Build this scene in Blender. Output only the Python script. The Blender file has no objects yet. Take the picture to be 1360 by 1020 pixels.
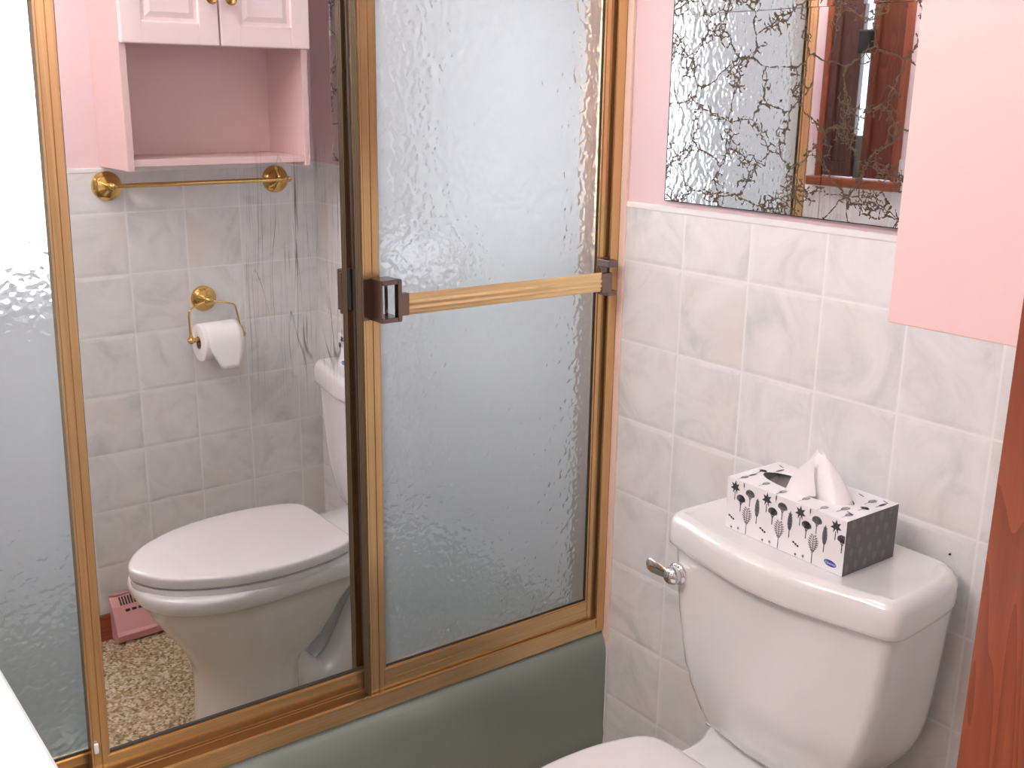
import bpy, bmesh, math, random
from mathutils import Vector, Matrix
random.seed(7)
S = bpy.context.scene
COL = S.collection
W = 1.205            # right wall (opposite the tub)
ZR1 = 1.160          # first full tile joint
HT = 0.15657         # tile height
ST = 0.1526          # tile width
ZTOP = 1.271         # top of tiling
YF = -1.72           # vanity wall
YT = -1.53           # end wall of the tub
CEIL = 2.36

# ------------------------------------------------------------------ materials
def nd(nt, t, loc=(0, 0), **kw):
    n = nt.nodes.new(t); n.location = loc
    for k, v in kw.items(): setattr(n, k, v)
    return n
def newmat(name):
    m = bpy.data.materials.new(name); m.use_nodes = True
    nt = m.node_tree; b = nt.nodes['Principled BSDF']
    return m, nt, b
def srgb(r, g, b):
    f = lambda c: (c/12.92 if c <= .04045 else ((c+.055)/1.055)**2.4)
    return (f(r/255), f(g/255), f(b/255), 1)
def simple(name, col, rough=.5, metal=0, coat=0, bump=0, bscale=200, spec=.5, var=0, vscale=5):
    m, nt, b = newmat(name)
    b.inputs['Base Color'].default_value = col
    b.inputs['Roughness'].default_value = rough
    b.inputs['Metallic'].default_value = metal
    b.inputs['Coat Weight'].default_value = coat
    b.inputs['Specular IOR Level'].default_value = spec
    tc = nd(nt, 'ShaderNodeTexCoord')
    if bump:
        n = nd(nt, 'ShaderNodeTexNoise'); n.inputs['Scale'].default_value = bscale; n.inputs['Detail'].default_value = 4
        nt.links.new(tc.outputs['Object'], n.inputs['Vector'])
        bp = nd(nt, 'ShaderNodeBump'); bp.inputs['Strength'].default_value = bump; bp.inputs['Distance'].default_value = .002
        nt.links.new(n.outputs['Fac'], bp.inputs['Height']); nt.links.new(bp.outputs[0], b.inputs['Normal'])
    if var:
        n = nd(nt, 'ShaderNodeTexNoise'); n.inputs['Scale'].default_value = vscale; n.inputs['Detail'].default_value = 5
        nt.links.new(tc.outputs['Object'], n.inputs['Vector'])
        mx = nd(nt, 'ShaderNodeMix', data_type='RGBA'); mx.inputs['A'].default_value = col
        mx.inputs['B'].default_value = (col[0]*(1-var), col[1]*(1-var), col[2]*(1-var), 1)
        nt.links.new(n.outputs['Fac'], mx.inputs['Factor']); nt.links.new(mx.outputs['Result'], b.inputs['Base Color'])
    return m

def math_n(nt, op, a, b=None, c=None):
    n = nd(nt, 'ShaderNodeMath', operation=op)
    for i, v in enumerate((a, b, c)):
        if v is None: continue
        if isinstance(v, (int, float)): n.inputs[i].default_value = v
        else: nt.links.new(v, n.inputs[i])
    return n.outputs[0]

def tile_material(name, axis, off):
    """marbled square wall tiles with white joints; axis is the horizontal world axis (0 or 1)"""
    m, nt, b = newmat(name); L = nt.links
    tc = nd(nt, 'ShaderNodeTexCoord'); sp = nd(nt, 'ShaderNodeSeparateXYZ')
    L.new(tc.outputs['Object'], sp.inputs[0])
    u = math_n(nt, 'DIVIDE', math_n(nt, 'SUBTRACT', sp.outputs[axis], off), ST)
    v = math_n(nt, 'DIVIDE', math_n(nt, 'SUBTRACT', sp.outputs[2], ZR1), HT)
    def dist(t):
        fr = math_n(nt, 'FRACT', t)
        return math_n(nt, 'MINIMUM', fr, math_n(nt, 'SUBTRACT', 1, fr))
    d = math_n(nt, 'MINIMUM', dist(u), dist(v))
    gr = nd(nt, 'ShaderNodeMapRange', interpolation_type='SMOOTHSTEP'); L.new(d, gr.inputs[0])
    gr.inputs['From Min'].default_value = .008; gr.inputs['From Max'].default_value = .018
    cell = nd(nt, 'ShaderNodeCombineXYZ'); L.new(math_n(nt, 'FLOOR', u), cell.inputs[0]); L.new(math_n(nt, 'FLOOR', v), cell.inputs[1])
    wn = nd(nt, 'ShaderNodeTexWhiteNoise', noise_dimensions='3D'); L.new(cell.outputs[0], wn.inputs[0])
    # shift the marbling tile by tile
    sc = nd(nt, 'ShaderNodeVectorMath', operation='MULTIPLY_ADD'); L.new(wn.outputs['Color'], sc.inputs[0])
    sc.inputs[1].default_value = (7, 7, 7); L.new(tc.outputs['Object'], sc.inputs[2])
    n1 = nd(nt, 'ShaderNodeTexNoise'); n1.inputs['Scale'].default_value = 7; n1.inputs['Detail'].default_value = 6
    n1.inputs['Roughness'].default_value = .6; n1.inputs['Distortion'].default_value = 1.6; L.new(sc.outputs[0], n1.inputs[0])
    r1 = nd(nt, 'ShaderNodeValToRGB'); L.new(n1.outputs['Fac'], r1.inputs[0])
    e = r1.color_ramp.elements; e[0].position = .32; e[0].color = srgb(212, 213, 213); e[1].position = .62; e[1].color = srgb(235, 234, 234)
    k = e.new(.47); k.color = srgb(228, 227, 227)
    n2 = nd(nt, 'ShaderNodeTexNoise'); n2.inputs['Scale'].default_value = 4.5; n2.inputs['Detail'].default_value = 3; L.new(sc.outputs[0], n2.inputs[0])
    r2 = nd(nt, 'ShaderNodeMapRange'); L.new(n2.outputs['Fac'], r2.inputs[0]); r2.inputs['From Min'].default_value = .52; r2.inputs['From Max'].default_value = .75
    mx = nd(nt, 'ShaderNodeMix', data_type='RGBA'); L.new(r2.outputs[0], mx.inputs['Factor']); L.new(r1.outputs[0], mx.inputs['A']); mx.inputs['B'].default_value = srgb(230, 222, 217)
    mg = nd(nt, 'ShaderNodeMix', data_type='RGBA'); L.new(gr.outputs[0], mg.inputs['Factor']); mg.inputs['A'].default_value = srgb(240, 239, 238); L.new(mx.outputs['Result'], mg.inputs['B'])
    L.new(mg.outputs['Result'], b.inputs['Base Color'])
    b.inputs['Roughness'].default_value = .32
    # pillowed tile edge and slight surface ripple
    h = nd(nt, 'ShaderNodeMapRange', interpolation_type='SMOOTHSTEP'); L.new(d, h.inputs[0]); h.inputs['From Max'].default_value = .07
    ns = nd(nt, 'ShaderNodeTexNoise'); ns.inputs['Scale'].default_value = 60; L.new(tc.outputs['Object'], ns.inputs[0])
    hh = math_n(nt, 'MULTIPLY_ADD', ns.outputs['Fac'], .25, h.outputs[0])
    bp = nd(nt, 'ShaderNodeBump'); bp.inputs['Strength'].default_value = .45; bp.inputs['Distance'].default_value = .002
    L.new(hh, bp.inputs['Height']); L.new(bp.outputs[0], b.inputs['Normal'])
    return m

def wood_material(name, c1, c2, axis=2, scale=1.0, rough=.35):
    m, nt, b = newmat(name); L = nt.links
    tc = nd(nt, 'ShaderNodeTexCoord'); mp = nd(nt, 'ShaderNodeMapping'); L.new(tc.outputs['Object'], mp.inputs[0])
    sc = [14*scale]*3; sc[axis] = 1.5*scale; mp.inputs['Scale'].default_value = sc
    n = nd(nt, 'ShaderNodeTexNoise'); n.inputs['Scale'].default_value = 1.0; n.inputs['Detail'].default_value = 2; n.inputs['Distortion'].default_value = .6
    L.new(mp.outputs[0], n.inputs[0])
    w = nd(nt, 'ShaderNodeMath', operation='FRACT'); L.new(math_n(nt, 'MULTIPLY', n.outputs['Fac'], 16), w.inputs[0])
    mp2 = nd(nt, 'ShaderNodeMapping'); L.new(tc.outputs['Object'], mp2.inputs[0]); s2 = [500]*3; s2[axis] = 14; mp2.inputs['Scale'].default_value = s2
    n2 = nd(nt, 'ShaderNodeTexNoise'); n2.inputs['Scale'].default_value = 1; n2.inputs['Detail'].default_value = 3; L.new(mp2.outputs[0], n2.inputs[0])
    f = math_n(nt, 'ADD', math_n(nt, 'MULTIPLY', w.outputs[0], .6), math_n(nt, 'MULTIPLY', n2.outputs['Fac'], .45))
    r = nd(nt, 'ShaderNodeValToRGB'); L.new(f, r.inputs[0]); e = r.color_ramp.elements
    e[0].position = .15; e[0].color = c1; e[1].position = .9; e[1].color = c2
    L.new(r.outputs[0], b.inputs['Base Color']); b.inputs['Roughness'].default_value = rough; b.inputs['Coat Weight'].default_value = .15
    bp = nd(nt, 'ShaderNodeBump'); bp.inputs['Strength'].default_value = .15; bp.inputs['Distance'].default_value = .001
    L.new(n2.outputs['Fac'], bp.inputs['Height']); L.new(bp.outputs[0], b.inputs['Normal'])
    return m

M = {}
M['pink'] = simple('pink_paint', srgb(238, 212, 215), .55, bump=.12, bscale=120)
M['cabinet_pink'] = simple('pink_gloss_paint', srgb(230, 197, 195), .4, bump=.05, bscale=60)
M['door_pink'] = simple('pale_pink_paint', srgb(250, 228, 228), .35)
M['ceiling'] = simple('white_ceiling', srgb(240, 236, 232), .8, bump=.1, bscale=80)
M['tile_x'] = tile_material('marbled_tile_back', 0, .21)
M['tile_y'] = tile_material('marbled_tile_side', 1, -.529)
M['tile_cap'] = simple('tile_cap', srgb(238, 236, 236), .25)
M['cream_trim'] = simple('cream_trim', srgb(240, 214, 198), .35, var=.08, vscale=20)
M['surround'] = simple('tub_surround', srgb(210, 212, 211), .3, var=.06, vscale=3)
M['wood'] = wood_material('reddish_oak', srgb(122, 58, 32), srgb(150, 78, 47))
M['wood_dark'] = wood_material('shutter_wood', srgb(60, 34, 29), srgb(88, 52, 43))
M['wood_deep'] = wood_material('shutter_wood_red', srgb(80, 36, 21), srgb(112, 54, 33))
M['wood_x'] = wood_material('oak_ledge', srgb(118, 58, 32), srgb(150, 80, 48), axis=0)
M['wood_y'] = wood_material('oak_baseboard', srgb(130, 62, 34), srgb(172, 92, 54), axis=1)
M['porcelain'] = simple('white_porcelain', srgb(228, 227, 226), .12, coat=.6, spec=.6)
M['seat'] = simple('white_seat_plastic', srgb(226, 222, 223), .22, coat=.3)
M['tub'] = simple('sage_green_enamel', srgb(134, 144, 135), .2, coat=.5)
M['chrome'] = simple('chrome', (.8, .8, .82, 1), .08, metal=1)
M['brass'] = simple('polished_brass', srgb(220, 182, 112), .1, metal=1)
M['old_brass'] = simple('antique_brass', srgb(196, 152, 88), .16, metal=1)
M['bronze'] = simple('aged_bronze', srgb(136, 118, 110), .24, metal=1)
M['black'] = simple('dark_gap', srgb(20, 18, 17), .5)
M['seal'] = simple('dark_glazing_seal', srgb(52, 46, 42), .5)
M['white'] = simple('white_counter', srgb(245, 245, 247), .25, coat=.3)
M['paper'] = simple('white_tissue_paper', srgb(246, 243, 243), .9, bump=.3, bscale=400)
M['card'] = simple('white_printed_card', srgb(238, 236, 238), .45)
M['ink'] = simple('grey_print', srgb(118, 116, 120), .5)
M['ink_dark'] = simple('dark_grey_print', srgb(62, 60, 64), .5)
M['ink_light'] = simple('light_grey_print', srgb(146, 144, 148), .5)
M['card_dark'] = simple('dark_grey_card', srgb(104, 100, 102), .5)
M['card_mid'] = simple('mid_grey_print', srgb(122, 117, 120), .5)
M['blue_ink'] = simple('blue_print', srgb(52, 72, 160), .4)
M['white_ink'] = simple('white_print', srgb(232, 236, 248), .4)
M['core'] = simple('cardboard_core', srgb(150, 128, 110), .9)
M['heater'] = simple('pink_heater_enamel', srgb(226, 168, 166), .35)
M['heater_dark'] = simple('heater_slot', srgb(60, 38, 36), .6)
M['base_cab'] = simple('vanity_paint', srgb(238, 214, 212), .4)
M['hall'] = simple('hall_paint', srgb(205, 190, 176), .7)

# anodised gold with brushed streaks
def gold(name, axis, base=(216, 182, 134)):
    m, nt, b = newmat(name); L = nt.links
    tc = nd(nt, 'ShaderNodeTexCoord'); mp = nd(nt, 'ShaderNodeMapping'); L.new(tc.outputs['Object'], mp.inputs[0])
    s = [220]*3; s[axis] = .4; mp.inputs['Scale'].default_value = s
    n = nd(nt, 'ShaderNodeTexNoise'); n.inputs['Scale'].default_value = 1; n.inputs['Detail'].default_value = 3; L.new(mp.outputs[0], n.inputs[0])
    r = nd(nt, 'ShaderNodeValToRGB'); L.new(n.outputs['Fac'], r.inputs[0]); e = r.color_ramp.elements
    e[0].position = .3; e[0].color = srgb(base[0]-10, base[1]-11, base[2]-12); e[1].position = .7; e[1].color = srgb(base[0]+8, base[1]+8, base[2]+8)
    L.new(r.outputs[0], b.inputs['Base Color']); b.inputs['Metallic'].default_value = .85; b.inputs['Roughness'].default_value = .24
    bp = nd(nt, 'ShaderNodeBump'); bp.inputs['Strength'].default_value = .06; bp.inputs['Distance'].default_value = .0006
    L.new(n.outputs['Fac'], bp.inputs['Height']); L.new(bp.outputs[0], b.inputs['Normal'])
    return m
M['gold_v'] = gold('gold_anodised_upright', 2)
M['gold_h'] = gold('gold_anodised_rail', 1)
M['gold_bar'] = gold('gold_brushed_bar', 1, (236, 206, 154))

# pebbled shower glass
def pebble_glass():
    m, nt, b = newmat('pebbled_glass'); L = nt.links
    nt.nodes.remove(b); out = nt.nodes['Material Output']
    tc = nd(nt, 'ShaderNodeTexCoord')
    v = nd(nt, 'ShaderNodeTexVoronoi', feature='SMOOTH_F1'); v.inputs['Scale'].default_value = 78; v.inputs['Smoothness'].default_value = .6
    nz = nd(nt, 'ShaderNodeTexNoise'); nz.inputs['Scale'].default_value = 30; L.new(tc.outputs['Object'], nz.inputs[0])
    ad = nd(nt, 'ShaderNodeVectorMath', operation='MULTIPLY_ADD'); L.new(nz.outputs['Color'], ad.inputs[0]); ad.inputs[1].default_value = (.02,)*3; L.new(tc.outputs['Object'], ad.inputs[2])
    L.new(ad.outputs[0], v.inputs['Vector'])
    bp = nd(nt, 'ShaderNodeBump'); bp.inputs['Strength'].default_value = .65; bp.inputs['Distance'].default_value = .004
    L.new(v.outputs['Distance'], bp.inputs['Height'])
    bp2 = nd(nt, 'ShaderNodeBump'); bp2.inputs['Strength'].default_value = .28; bp2.inputs['Distance'].default_value = .004
    L.new(v.outputs['Distance'], bp2.inputs['Height'])
    rf = nd(nt, 'ShaderNodeBsdfRefraction'); rf.inputs['Roughness'].default_value = .15; rf.inputs['IOR'].default_value = 1.45
    rf.inputs['Color'].default_value = (.96, .965, .965, 1); L.new(bp.outputs[0], rf.inputs['Normal'])
    tl = nd(nt, 'ShaderNodeBsdfTranslucent'); tl.inputs['Color'].default_value = (.92, .92, .92, 1); L.new(bp2.outputs[0], tl.inputs['Normal'])
    mx = nd(nt, 'ShaderNodeMixShader'); mx.inputs[0].default_value = .26; L.new(rf.outputs[0], mx.inputs[1]); L.new(tl.outputs[0], mx.inputs[2])
    gl = nd(nt, 'ShaderNodeBsdfGlossy'); gl.inputs['Roughness'].default_value = .16; L.new(bp2.outputs[0], gl.inputs['Normal'])
    fr = nd(nt, 'ShaderNodeFresnel'); fr.inputs['IOR'].default_value = 1.45; L.new(bp2.outputs[0], fr.inputs['Normal'])
    m2 = nd(nt, 'ShaderNodeMixShader'); L.new(fr.outputs[0], m2.inputs[0]); L.new(mx.outputs[0], m2.inputs[1]); L.new(gl.outputs[0], m2.inputs[2])
    L.new(m2.outputs[0], out.inputs['Surface'])
    return m
M['pebble'] = pebble_glass()

# sliding mirror, with vertical desilvering scratches
def mirror_scratched():
    m, nt, b = newmat('scratched_mirror'); L = nt.links
    b.inputs['Metallic'].default_value = 1; b.inputs['Roughness'].default_value = .012
    tc = nd(nt, 'ShaderNodeTexCoord'); sp = nd(nt, 'ShaderNodeSeparateXYZ'); L.new(tc.outputs['Object'], sp.inputs[0])
    nz = nd(nt, 'ShaderNodeTexNoise'); nz.inputs['Scale'].default_value = 5; nz.inputs['Detail'].default_value = 2; L.new(tc.outputs['Object'], nz.inputs[0])
    facs = []
    for k, (sy, thr) in enumerate(((70, .012), (150, .016), (38, .006))):
        cmb = nd(nt, 'ShaderNodeCombineXYZ')
        yy = math_n(nt, 'MULTIPLY_ADD', nz.outputs['Fac'], .008+.006*k, math_n(nt, 'MULTIPLY_ADD', sp.outputs[2], .05*(k-1), sp.outputs[1]))
        L.new(math_n(nt, 'MULTIPLY', yy, sy), cmb.inputs[0]); L.new(math_n(nt, 'MULTIPLY', sp.outputs[2], 1.1+.8*k), cmb.inputs[1]); cmb.inputs[2].default_value = 3.7*k
        n = nd(nt, 'ShaderNodeTexNoise'); n.inputs['Scale'].default_value = 1; n.inputs['Detail'].default_value = 0; L.new(cmb.outputs[0], n.inputs[0])
        d = math_n(nt, 'ABSOLUTE', math_n(nt, 'SUBTRACT', n.outputs['Fac'], .5))
        mr = nd(nt, 'ShaderNodeMapRange'); L.new(d, mr.inputs[0]); mr.inputs['From Min'].default_value = thr*.3; mr.inputs['From Max'].default_value = thr*1.3
        mr.inputs['To Min'].default_value = 1; mr.inputs['To Max'].default_value = 0; facs.append(mr.outputs[0])
    f = math_n(nt, 'MAXIMUM', math_n(nt, 'MAXIMUM', facs[0], facs[1]), facs[2])
    # only the patch by the right stile, mid height
    def ramp(sock, a, b_, c, d_):
        r1 = nd(nt, 'ShaderNodeMapRange', interpolation_type='SMOOTHSTEP'); L.new(sock, r1.inputs[0]); r1.inputs['From Min'].default_value = a; r1.inputs['From Max'].default_value = b_
        r2 = nd(nt, 'ShaderNodeMapRange', interpolation_type='SMOOTHSTEP'); L.new(sock, r2.inputs[0]); r2.inputs['From Min'].default_value = c; r2.inputs['From Max'].default_value = d_
        r2.inputs['To Min'].default_value = 1; r2.inputs['To Max'].default_value = 0
        return math_n(nt, 'MULTIPLY', r1.outputs[0], r2.outputs[0])
    gate = math_n(nt, 'MULTIPLY', ramp(sp.outputs[1], -.80, -.68, -.55, -.53), ramp(sp.outputs[2], .92, 1.10, 1.30, 1.42))
    n3 = nd(nt, 'ShaderNodeTexNoise'); n3.inputs['Scale'].default_value = 1
    mpp = nd(nt, 'ShaderNodeMapping'); mpp.inputs['Scale'].default_value = (1, 60, 9); L.new(tc.outputs['Object'], mpp.inputs[0]); L.new(mpp.outputs[0], n3.inputs[0])
    g2 = nd(nt, 'ShaderNodeMapRange'); L.new(n3.outputs['Fac'], g2.inputs[0]); g2.inputs['From Min'].default_value = .40; g2.inputs['From Max'].default_value = .60
    ff = math_n(nt, 'MULTIPLY', math_n(nt, 'MULTIPLY', f, gate), g2.outputs[0])
    mx = nd(nt, 'ShaderNodeMix', data_type='RGBA'); L.new(math_n(nt, 'MULTIPLY', ff, .8), mx.inputs['Factor']); mx.inputs['A'].default_value = (.86, .865, .87, 1); mx.inputs['B'].default_value = (.12, .11, .11, 1)
    L.new(mx.outputs['Result'], b.inputs['Base Color'])
    return m
M['mirror'] = mirror_scratched()

# wall mirror with bronze veining
def mirror_veined():
    m, nt, b = newmat('veined_mirror'); L = nt.links
    tc = nd(nt, 'ShaderNodeTexCoord')
    def warp(amp, sc, det=3):
        nz = nd(nt, 'ShaderNodeTexNoise'); nz.inputs['Scale'].default_value = sc; nz.inputs['Detail'].default_value = det; L.new(tc.outputs['Object'], nz.inputs[0])
        s0 = nd(nt, 'ShaderNodeVectorMath', operation='SUBTRACT'); L.new(nz.outputs['Color'], s0.inputs[0]); s0.inputs[1].default_value = (.5, .5, .5)
        ad = nd(nt, 'ShaderNodeVectorMath', operation='MULTIPLY_ADD'); L.new(s0.outputs[0], ad.inputs[0]); ad.inputs[1].default_value = (amp,)*3; L.new(tc.outputs['Object'], ad.inputs[2])
        return ad.outputs[0]
    def veins(scale, amp, sc, width, off=0):
        v = nd(nt, 'ShaderNodeTexVoronoi', feature='DISTANCE_TO_EDGE', voronoi_dimensions='2D'); v.inputs['Scale'].default_value = scale
        mp = nd(nt, 'ShaderNodeMapping'); mp.inputs['Rotation'].default_value = (math.pi/2, 0, 0); mp.inputs['Location'].default_value = (off, off*.7, 0)
        L.new(warp(amp, sc), mp.inputs[0]); L.new(mp.outputs[0], v.inputs['Vector'])
        wv = nd(nt, 'ShaderNodeTexNoise'); wv.inputs['Scale'].default_value = 230; wv.inputs['Detail'].default_value = 3; L.new(tc.outputs['Object'], wv.inputs[0])
        wr = nd(nt, 'ShaderNodeMapRange'); L.new(wv.outputs['Fac'], wr.inputs[0]); wr.inputs['From Min'].default_value = .35; wr.inputs['From Max'].default_value = .7
        wr.inputs['To Min'].default_value = width*.1; wr.inputs['To Max'].default_value = width*1.9
        return math_n(nt, 'LESS_THAN', v.outputs['Distance'], wr.outputs[0])
    big = veins(14, .045, 18, .018, .13)
    small = veins(58, .022, 40, .075, 3.1)
    tiny = veins(120, .012, 60, .10, 1.7)
    g = nd(nt, 'ShaderNodeTexNoise'); g.inputs['Scale'].default_value = 14; g.inputs['Detail'].default_value = 2; L.new(tc.outputs['Object'], g.inputs[0])
    # clusters of small cells gather along the big veins
    v2 = nd(nt, 'ShaderNodeTexVoronoi', feature='DISTANCE_TO_EDGE', voronoi_dimensions='2D'); v2.inputs['Scale'].default_value = 14
    mp = nd(nt, 'ShaderNodeMapping'); mp.inputs['Rotation'].default_value = (math.pi/2, 0, 0); mp.inputs['Location'].default_value = (.13, .091, 0); L.new(warp(.045, 18), mp.inputs[0]); L.new(mp.outputs[0], v2.inputs['Vector'])
    near = math_n(nt, 'LESS_THAN', v2.outputs['Distance'], math_n(nt, 'MULTIPLY', math_n(nt, 'SUBTRACT', g.outputs['Fac'], .43), 1.5))
    near2 = math_n(nt, 'LESS_THAN', v2.outputs['Distance'], math_n(nt, 'MULTIPLY', math_n(nt, 'SUBTRACT', g.outputs['Fac'], .50), 1.2))
    f = math_n(nt, 'MAXIMUM', big, math_n(nt, 'MAXIMUM', math_n(nt, 'MULTIPLY', small, near), math_n(nt, 'MULTIPLY', tiny, near2)))
    mx = nd(nt, 'ShaderNodeMix', data_type='RGBA'); L.new(f, mx.inputs['Factor']); mx.inputs['A'].default_value = (.86, .87, .875, 1); mx.inputs['B'].default_value = srgb(78, 62, 44)
    L.new(mx.outputs['Result'], b.inputs['Base Color'])
    L.new(math_n(nt, 'SUBTRACT', 1, math_n(nt, 'MULTIPLY', f, .75)), b.inputs['Metallic'])
    L.new(math_n(nt, 'MULTIPLY_ADD', f, .4, .012), b.inputs['Roughness'])
    return m
M['veined'] = mirror_veined()

def carpet():
    m, nt, b = newmat('speckled_carpet'); L = nt.links
    tc = nd(nt, 'ShaderNodeTexCoord')
    v = nd(nt, 'ShaderNodeTexVoronoi'); v.inputs['Scale'].default_value = 170; L.new(tc.outputs['Object'], v.inputs['Vector'])
    n = nd(nt, 'ShaderNodeTexNoise'); n.inputs['Scale'].default_value = 110; n.inputs['Detail'].default_value = 4; L.new(tc.outputs['Object'], n.inputs[0])
    sp = nd(nt, 'ShaderNodeSeparateColor'); L.new(v.outputs['Color'], sp.inputs[0])
    f = math_n(nt, 'ADD', math_n(nt, 'MULTIPLY', sp.outputs[0], .5), math_n(nt, 'MULTIPLY', n.outputs['Fac'], .5))
    r = nd(nt, 'ShaderNodeValToRGB'); L.new(f, r.inputs[0]); e = r.color_ramp.elements
    e[0].position = .2; e[0].color = srgb(112, 88, 58); e[1].position = .8; e[1].color = srgb(222, 208, 184)
    k = e.new(.45); k.color = srgb(170, 146, 106); k = e.new(.6); k.color = srgb(192, 176, 150)
    L.new(r.outputs[0], b.inputs['Base Color']); b.inputs['Roughness'].default_value = .95
    bp = nd(nt, 'ShaderNodeBump'); bp.inputs['Strength'].default_value = .8; bp.inputs['Distance'].default_value = .004; L.new(f, bp.inputs['Height']); L.new(bp.outputs[0], b.inputs['Normal'])
    return m
M['carpet'] = carpet()

def emit(name, col, st):
    m, nt, b = newmat(name); nt.nodes.remove(b)
    e = nd(nt, 'ShaderNodeEmission'); e.inputs[0].default_value = col; e.inputs[1].default_value = st
    nt.links.new(e.outputs[0], nt.nodes['Material Output'].inputs['Surface']); return m
M['daylight'] = emit('daylit_frosted_pane', (.87, .91, 1, 1), 4.2)
M['daylight2'] = emit('daylit_clear_pane', (.72, .85, 1, 1), 3.0)
M['bulb'] = emit('lit_bulb', (.95, .975, 1, 1), 46)

# ------------------------------------------------------------------ mesh helpers
def finish(name, bm, mats, parent=None, smooth=False, angle=40):
    bmesh.ops.recalc_face_normals(bm, faces=bm.faces)
    me = bpy.data.meshes.new(name); bm.to_mesh(me); bm.free()
    if not isinstance(mats, (list, tuple)): mats = [mats]
    for x in mats: me.materials.append(x)
    if smooth:
        for p in me.polygons: p.use_smooth = True
        me.set_sharp_from_angle(angle=math.radians(angle))
    o = bpy.data.objects.new(name, me); COL.objects.link(o)
    if parent: o.parent = parent; o.matrix_parent_inverse = Matrix.Identity(4); o.location = -parent.location if parent.type == 'EMPTY' else (0, 0, 0)
    return o
def thing(name, label, cat, loc=(0, 0, 0), group=None):
    o = bpy.data.objects.new(name, None); COL.objects.link(o); o.location = loc; o.empty_display_size = .05
    o['label'] = label; o['category'] = cat
    if group: o['group'] = group
    return o
def tag(o, label, cat, group=None):
    o['label'] = label; o['category'] = cat
    if group: o['group'] = group
    return o
def struct(o): o['kind'] = 'structure'; return o
def box(bm, a, b, bev=0, mi=0, seg=2):
    r = bmesh.ops.create_cube(bm, size=1)
    vs = r['verts']
    c = [(a[i]+b[i])/2 for i in range(3)]; s = [abs(b[i]-a[i]) for i in range(3)]
    for v in vs: v.co = Vector([c[i]+v.co[i]*s[i] for i in range(3)])
    fs = set(f for v in vs for f in v.link_faces)
    for f in fs: f.material_index = mi
    if bev:
        es = set(e for v in vs for e in v.link_edges)
        rr = bmesh.ops.bevel(bm, geom=list(es), offset=bev, segments=seg, affect='EDGES', profile=.5)
        for f in rr['faces']: f.material_index = mi
    return bm
def hexa(bm, p, mi=0):
    """8 points: bottom quad then top quad"""
    v = [bm.verts.new(q) for q in p]
    for f in ((0, 3, 2, 1), (4, 5, 6, 7), (0, 1, 5, 4), (1, 2, 6, 5), (2, 3, 7, 6), (3, 0, 4, 7)):
        bm.faces.new([v[i] for i in f]).material_index = mi
def loft(bm, rings, cap0=True, cap1=True, mi=0, closed=True):
    R = [[bm.verts.new(p) for p in r] for r in rings]; n = len(R[0])
    for a, b in zip(R, R[1:]):
        for i in range(n if closed else n-1):
            j = (i+1) % n
            bm.faces.new((a[i], a[j], b[j], b[i])).material_index = mi
    if cap0: bm.faces.new(R[0][::-1]).material_index = mi
    if cap1: bm.faces.new(R[-1]).material_index = mi
    return R
def lathe(bm, prof, origin, axis, seg=32, mi=0):
    """prof: (r, h) pairs along axis"""
    ax = Vector(axis).normalized(); t = Vector((0, 0, 1)) if abs(ax.z) < .9 else Vector((1, 0, 0))
    e1 = ax.cross(t).normalized(); e2 = ax.cross(e1); O = Vector(origin)
    rings = []
    for r, h in prof:
        r = max(r, 1e-5)
        rings.append([O+ax*h+(e1*math.cos(2*math.pi*i/seg)+e2*math.sin(2*math.pi*i/seg))*r for i in range(seg)])
    loft(bm, rings, mi=mi)
def tube(bm, pts, rad, seg=12, mi=0):
    pts = [Vector(p) for p in pts]; n = len(pts)
    rads = rad if isinstance(rad, (list, tuple)) else [rad]*n
    rings = []; up = None
    for i, p in enumerate(pts):
        d = (pts[min(i+1, n-1)]-pts[max(i-1, 0)]).normalized()
        if up is None:
            up = Vector((0, 0, 1)) if abs(d.z) < .9 else Vector((1, 0, 0))
        e1 = (up-d*up.dot(d)).normalized(); e2 = d.cross(e1); up = e1
        rings.append([p+(e1*math.cos(2*math.pi*k/seg)+e2*math.sin(2*math.pi*k/seg))*rads[i] for k in range(seg)])
    loft(bm, rings, mi=mi)
def spline(pts, n, closed=True):
    """Catmull-Rom resample"""
    m = len(pts); P = [Vector(p) for p in pts]; out = []
    segs = m if closed else m-1
    dense = []
    for i in range(segs):
        g = (lambda k: P[k % m]) if closed else (lambda k: P[max(0, min(m-1, k))])
        p0, p1, p2, p3 = g(i-1), g(i), g(i+1), g(i+2)
        for s in range(16):
            t = s/16
            dense.append(.5*((2*p1)+(p2-p0)*t+(2*p0-5*p1+4*p2-p3)*t*t+(3*p1-p0-3*p2+p3)*t**3))
    if closed: dense.append(dense[0])
    else: dense.append(P[-1])
    L = [0]
    for a, b in zip(dense, dense[1:]): L.append(L[-1]+(b-a).length)
    tot = L[-1]; k = 0; cnt = n if closed else n-1
    for i in range(n):
        t = tot*i/cnt
        while k < len(L)-2 and L[k+1] < t: k += 1
        f = (t-L[k])/max(1e-9, L[k+1]-L[k]); out.append(dense[k].lerp(dense[k+1], min(1, f)))
    return out
def sphere(bm, c, r, mi=0, seg=20):
    rr = bmesh.ops.create_uvsphere(bm, u_segments=seg, v_segments=seg//2, radius=r)
    for v in rr['verts']: v.co += Vector(c)
    for f in set(f for v in rr['verts'] for f in v.link_faces): f.material_index = mi

# ------------------------------------------------------------------ room shell
bm = bmesh.new(); box(bm, (-.80, YF-.1, -.05), (3.0, .1, 0)); box(bm, (.02, YF, 0), (W+.01, 0, .014)); struct(finish('floor', bm, M['carpet']))
bm = bmesh.new(); box(bm, (-.85, YF-.1, CEIL), (3.0, .1, CEIL+.05)); struct(finish('ceiling', bm, M['ceiling']))
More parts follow.
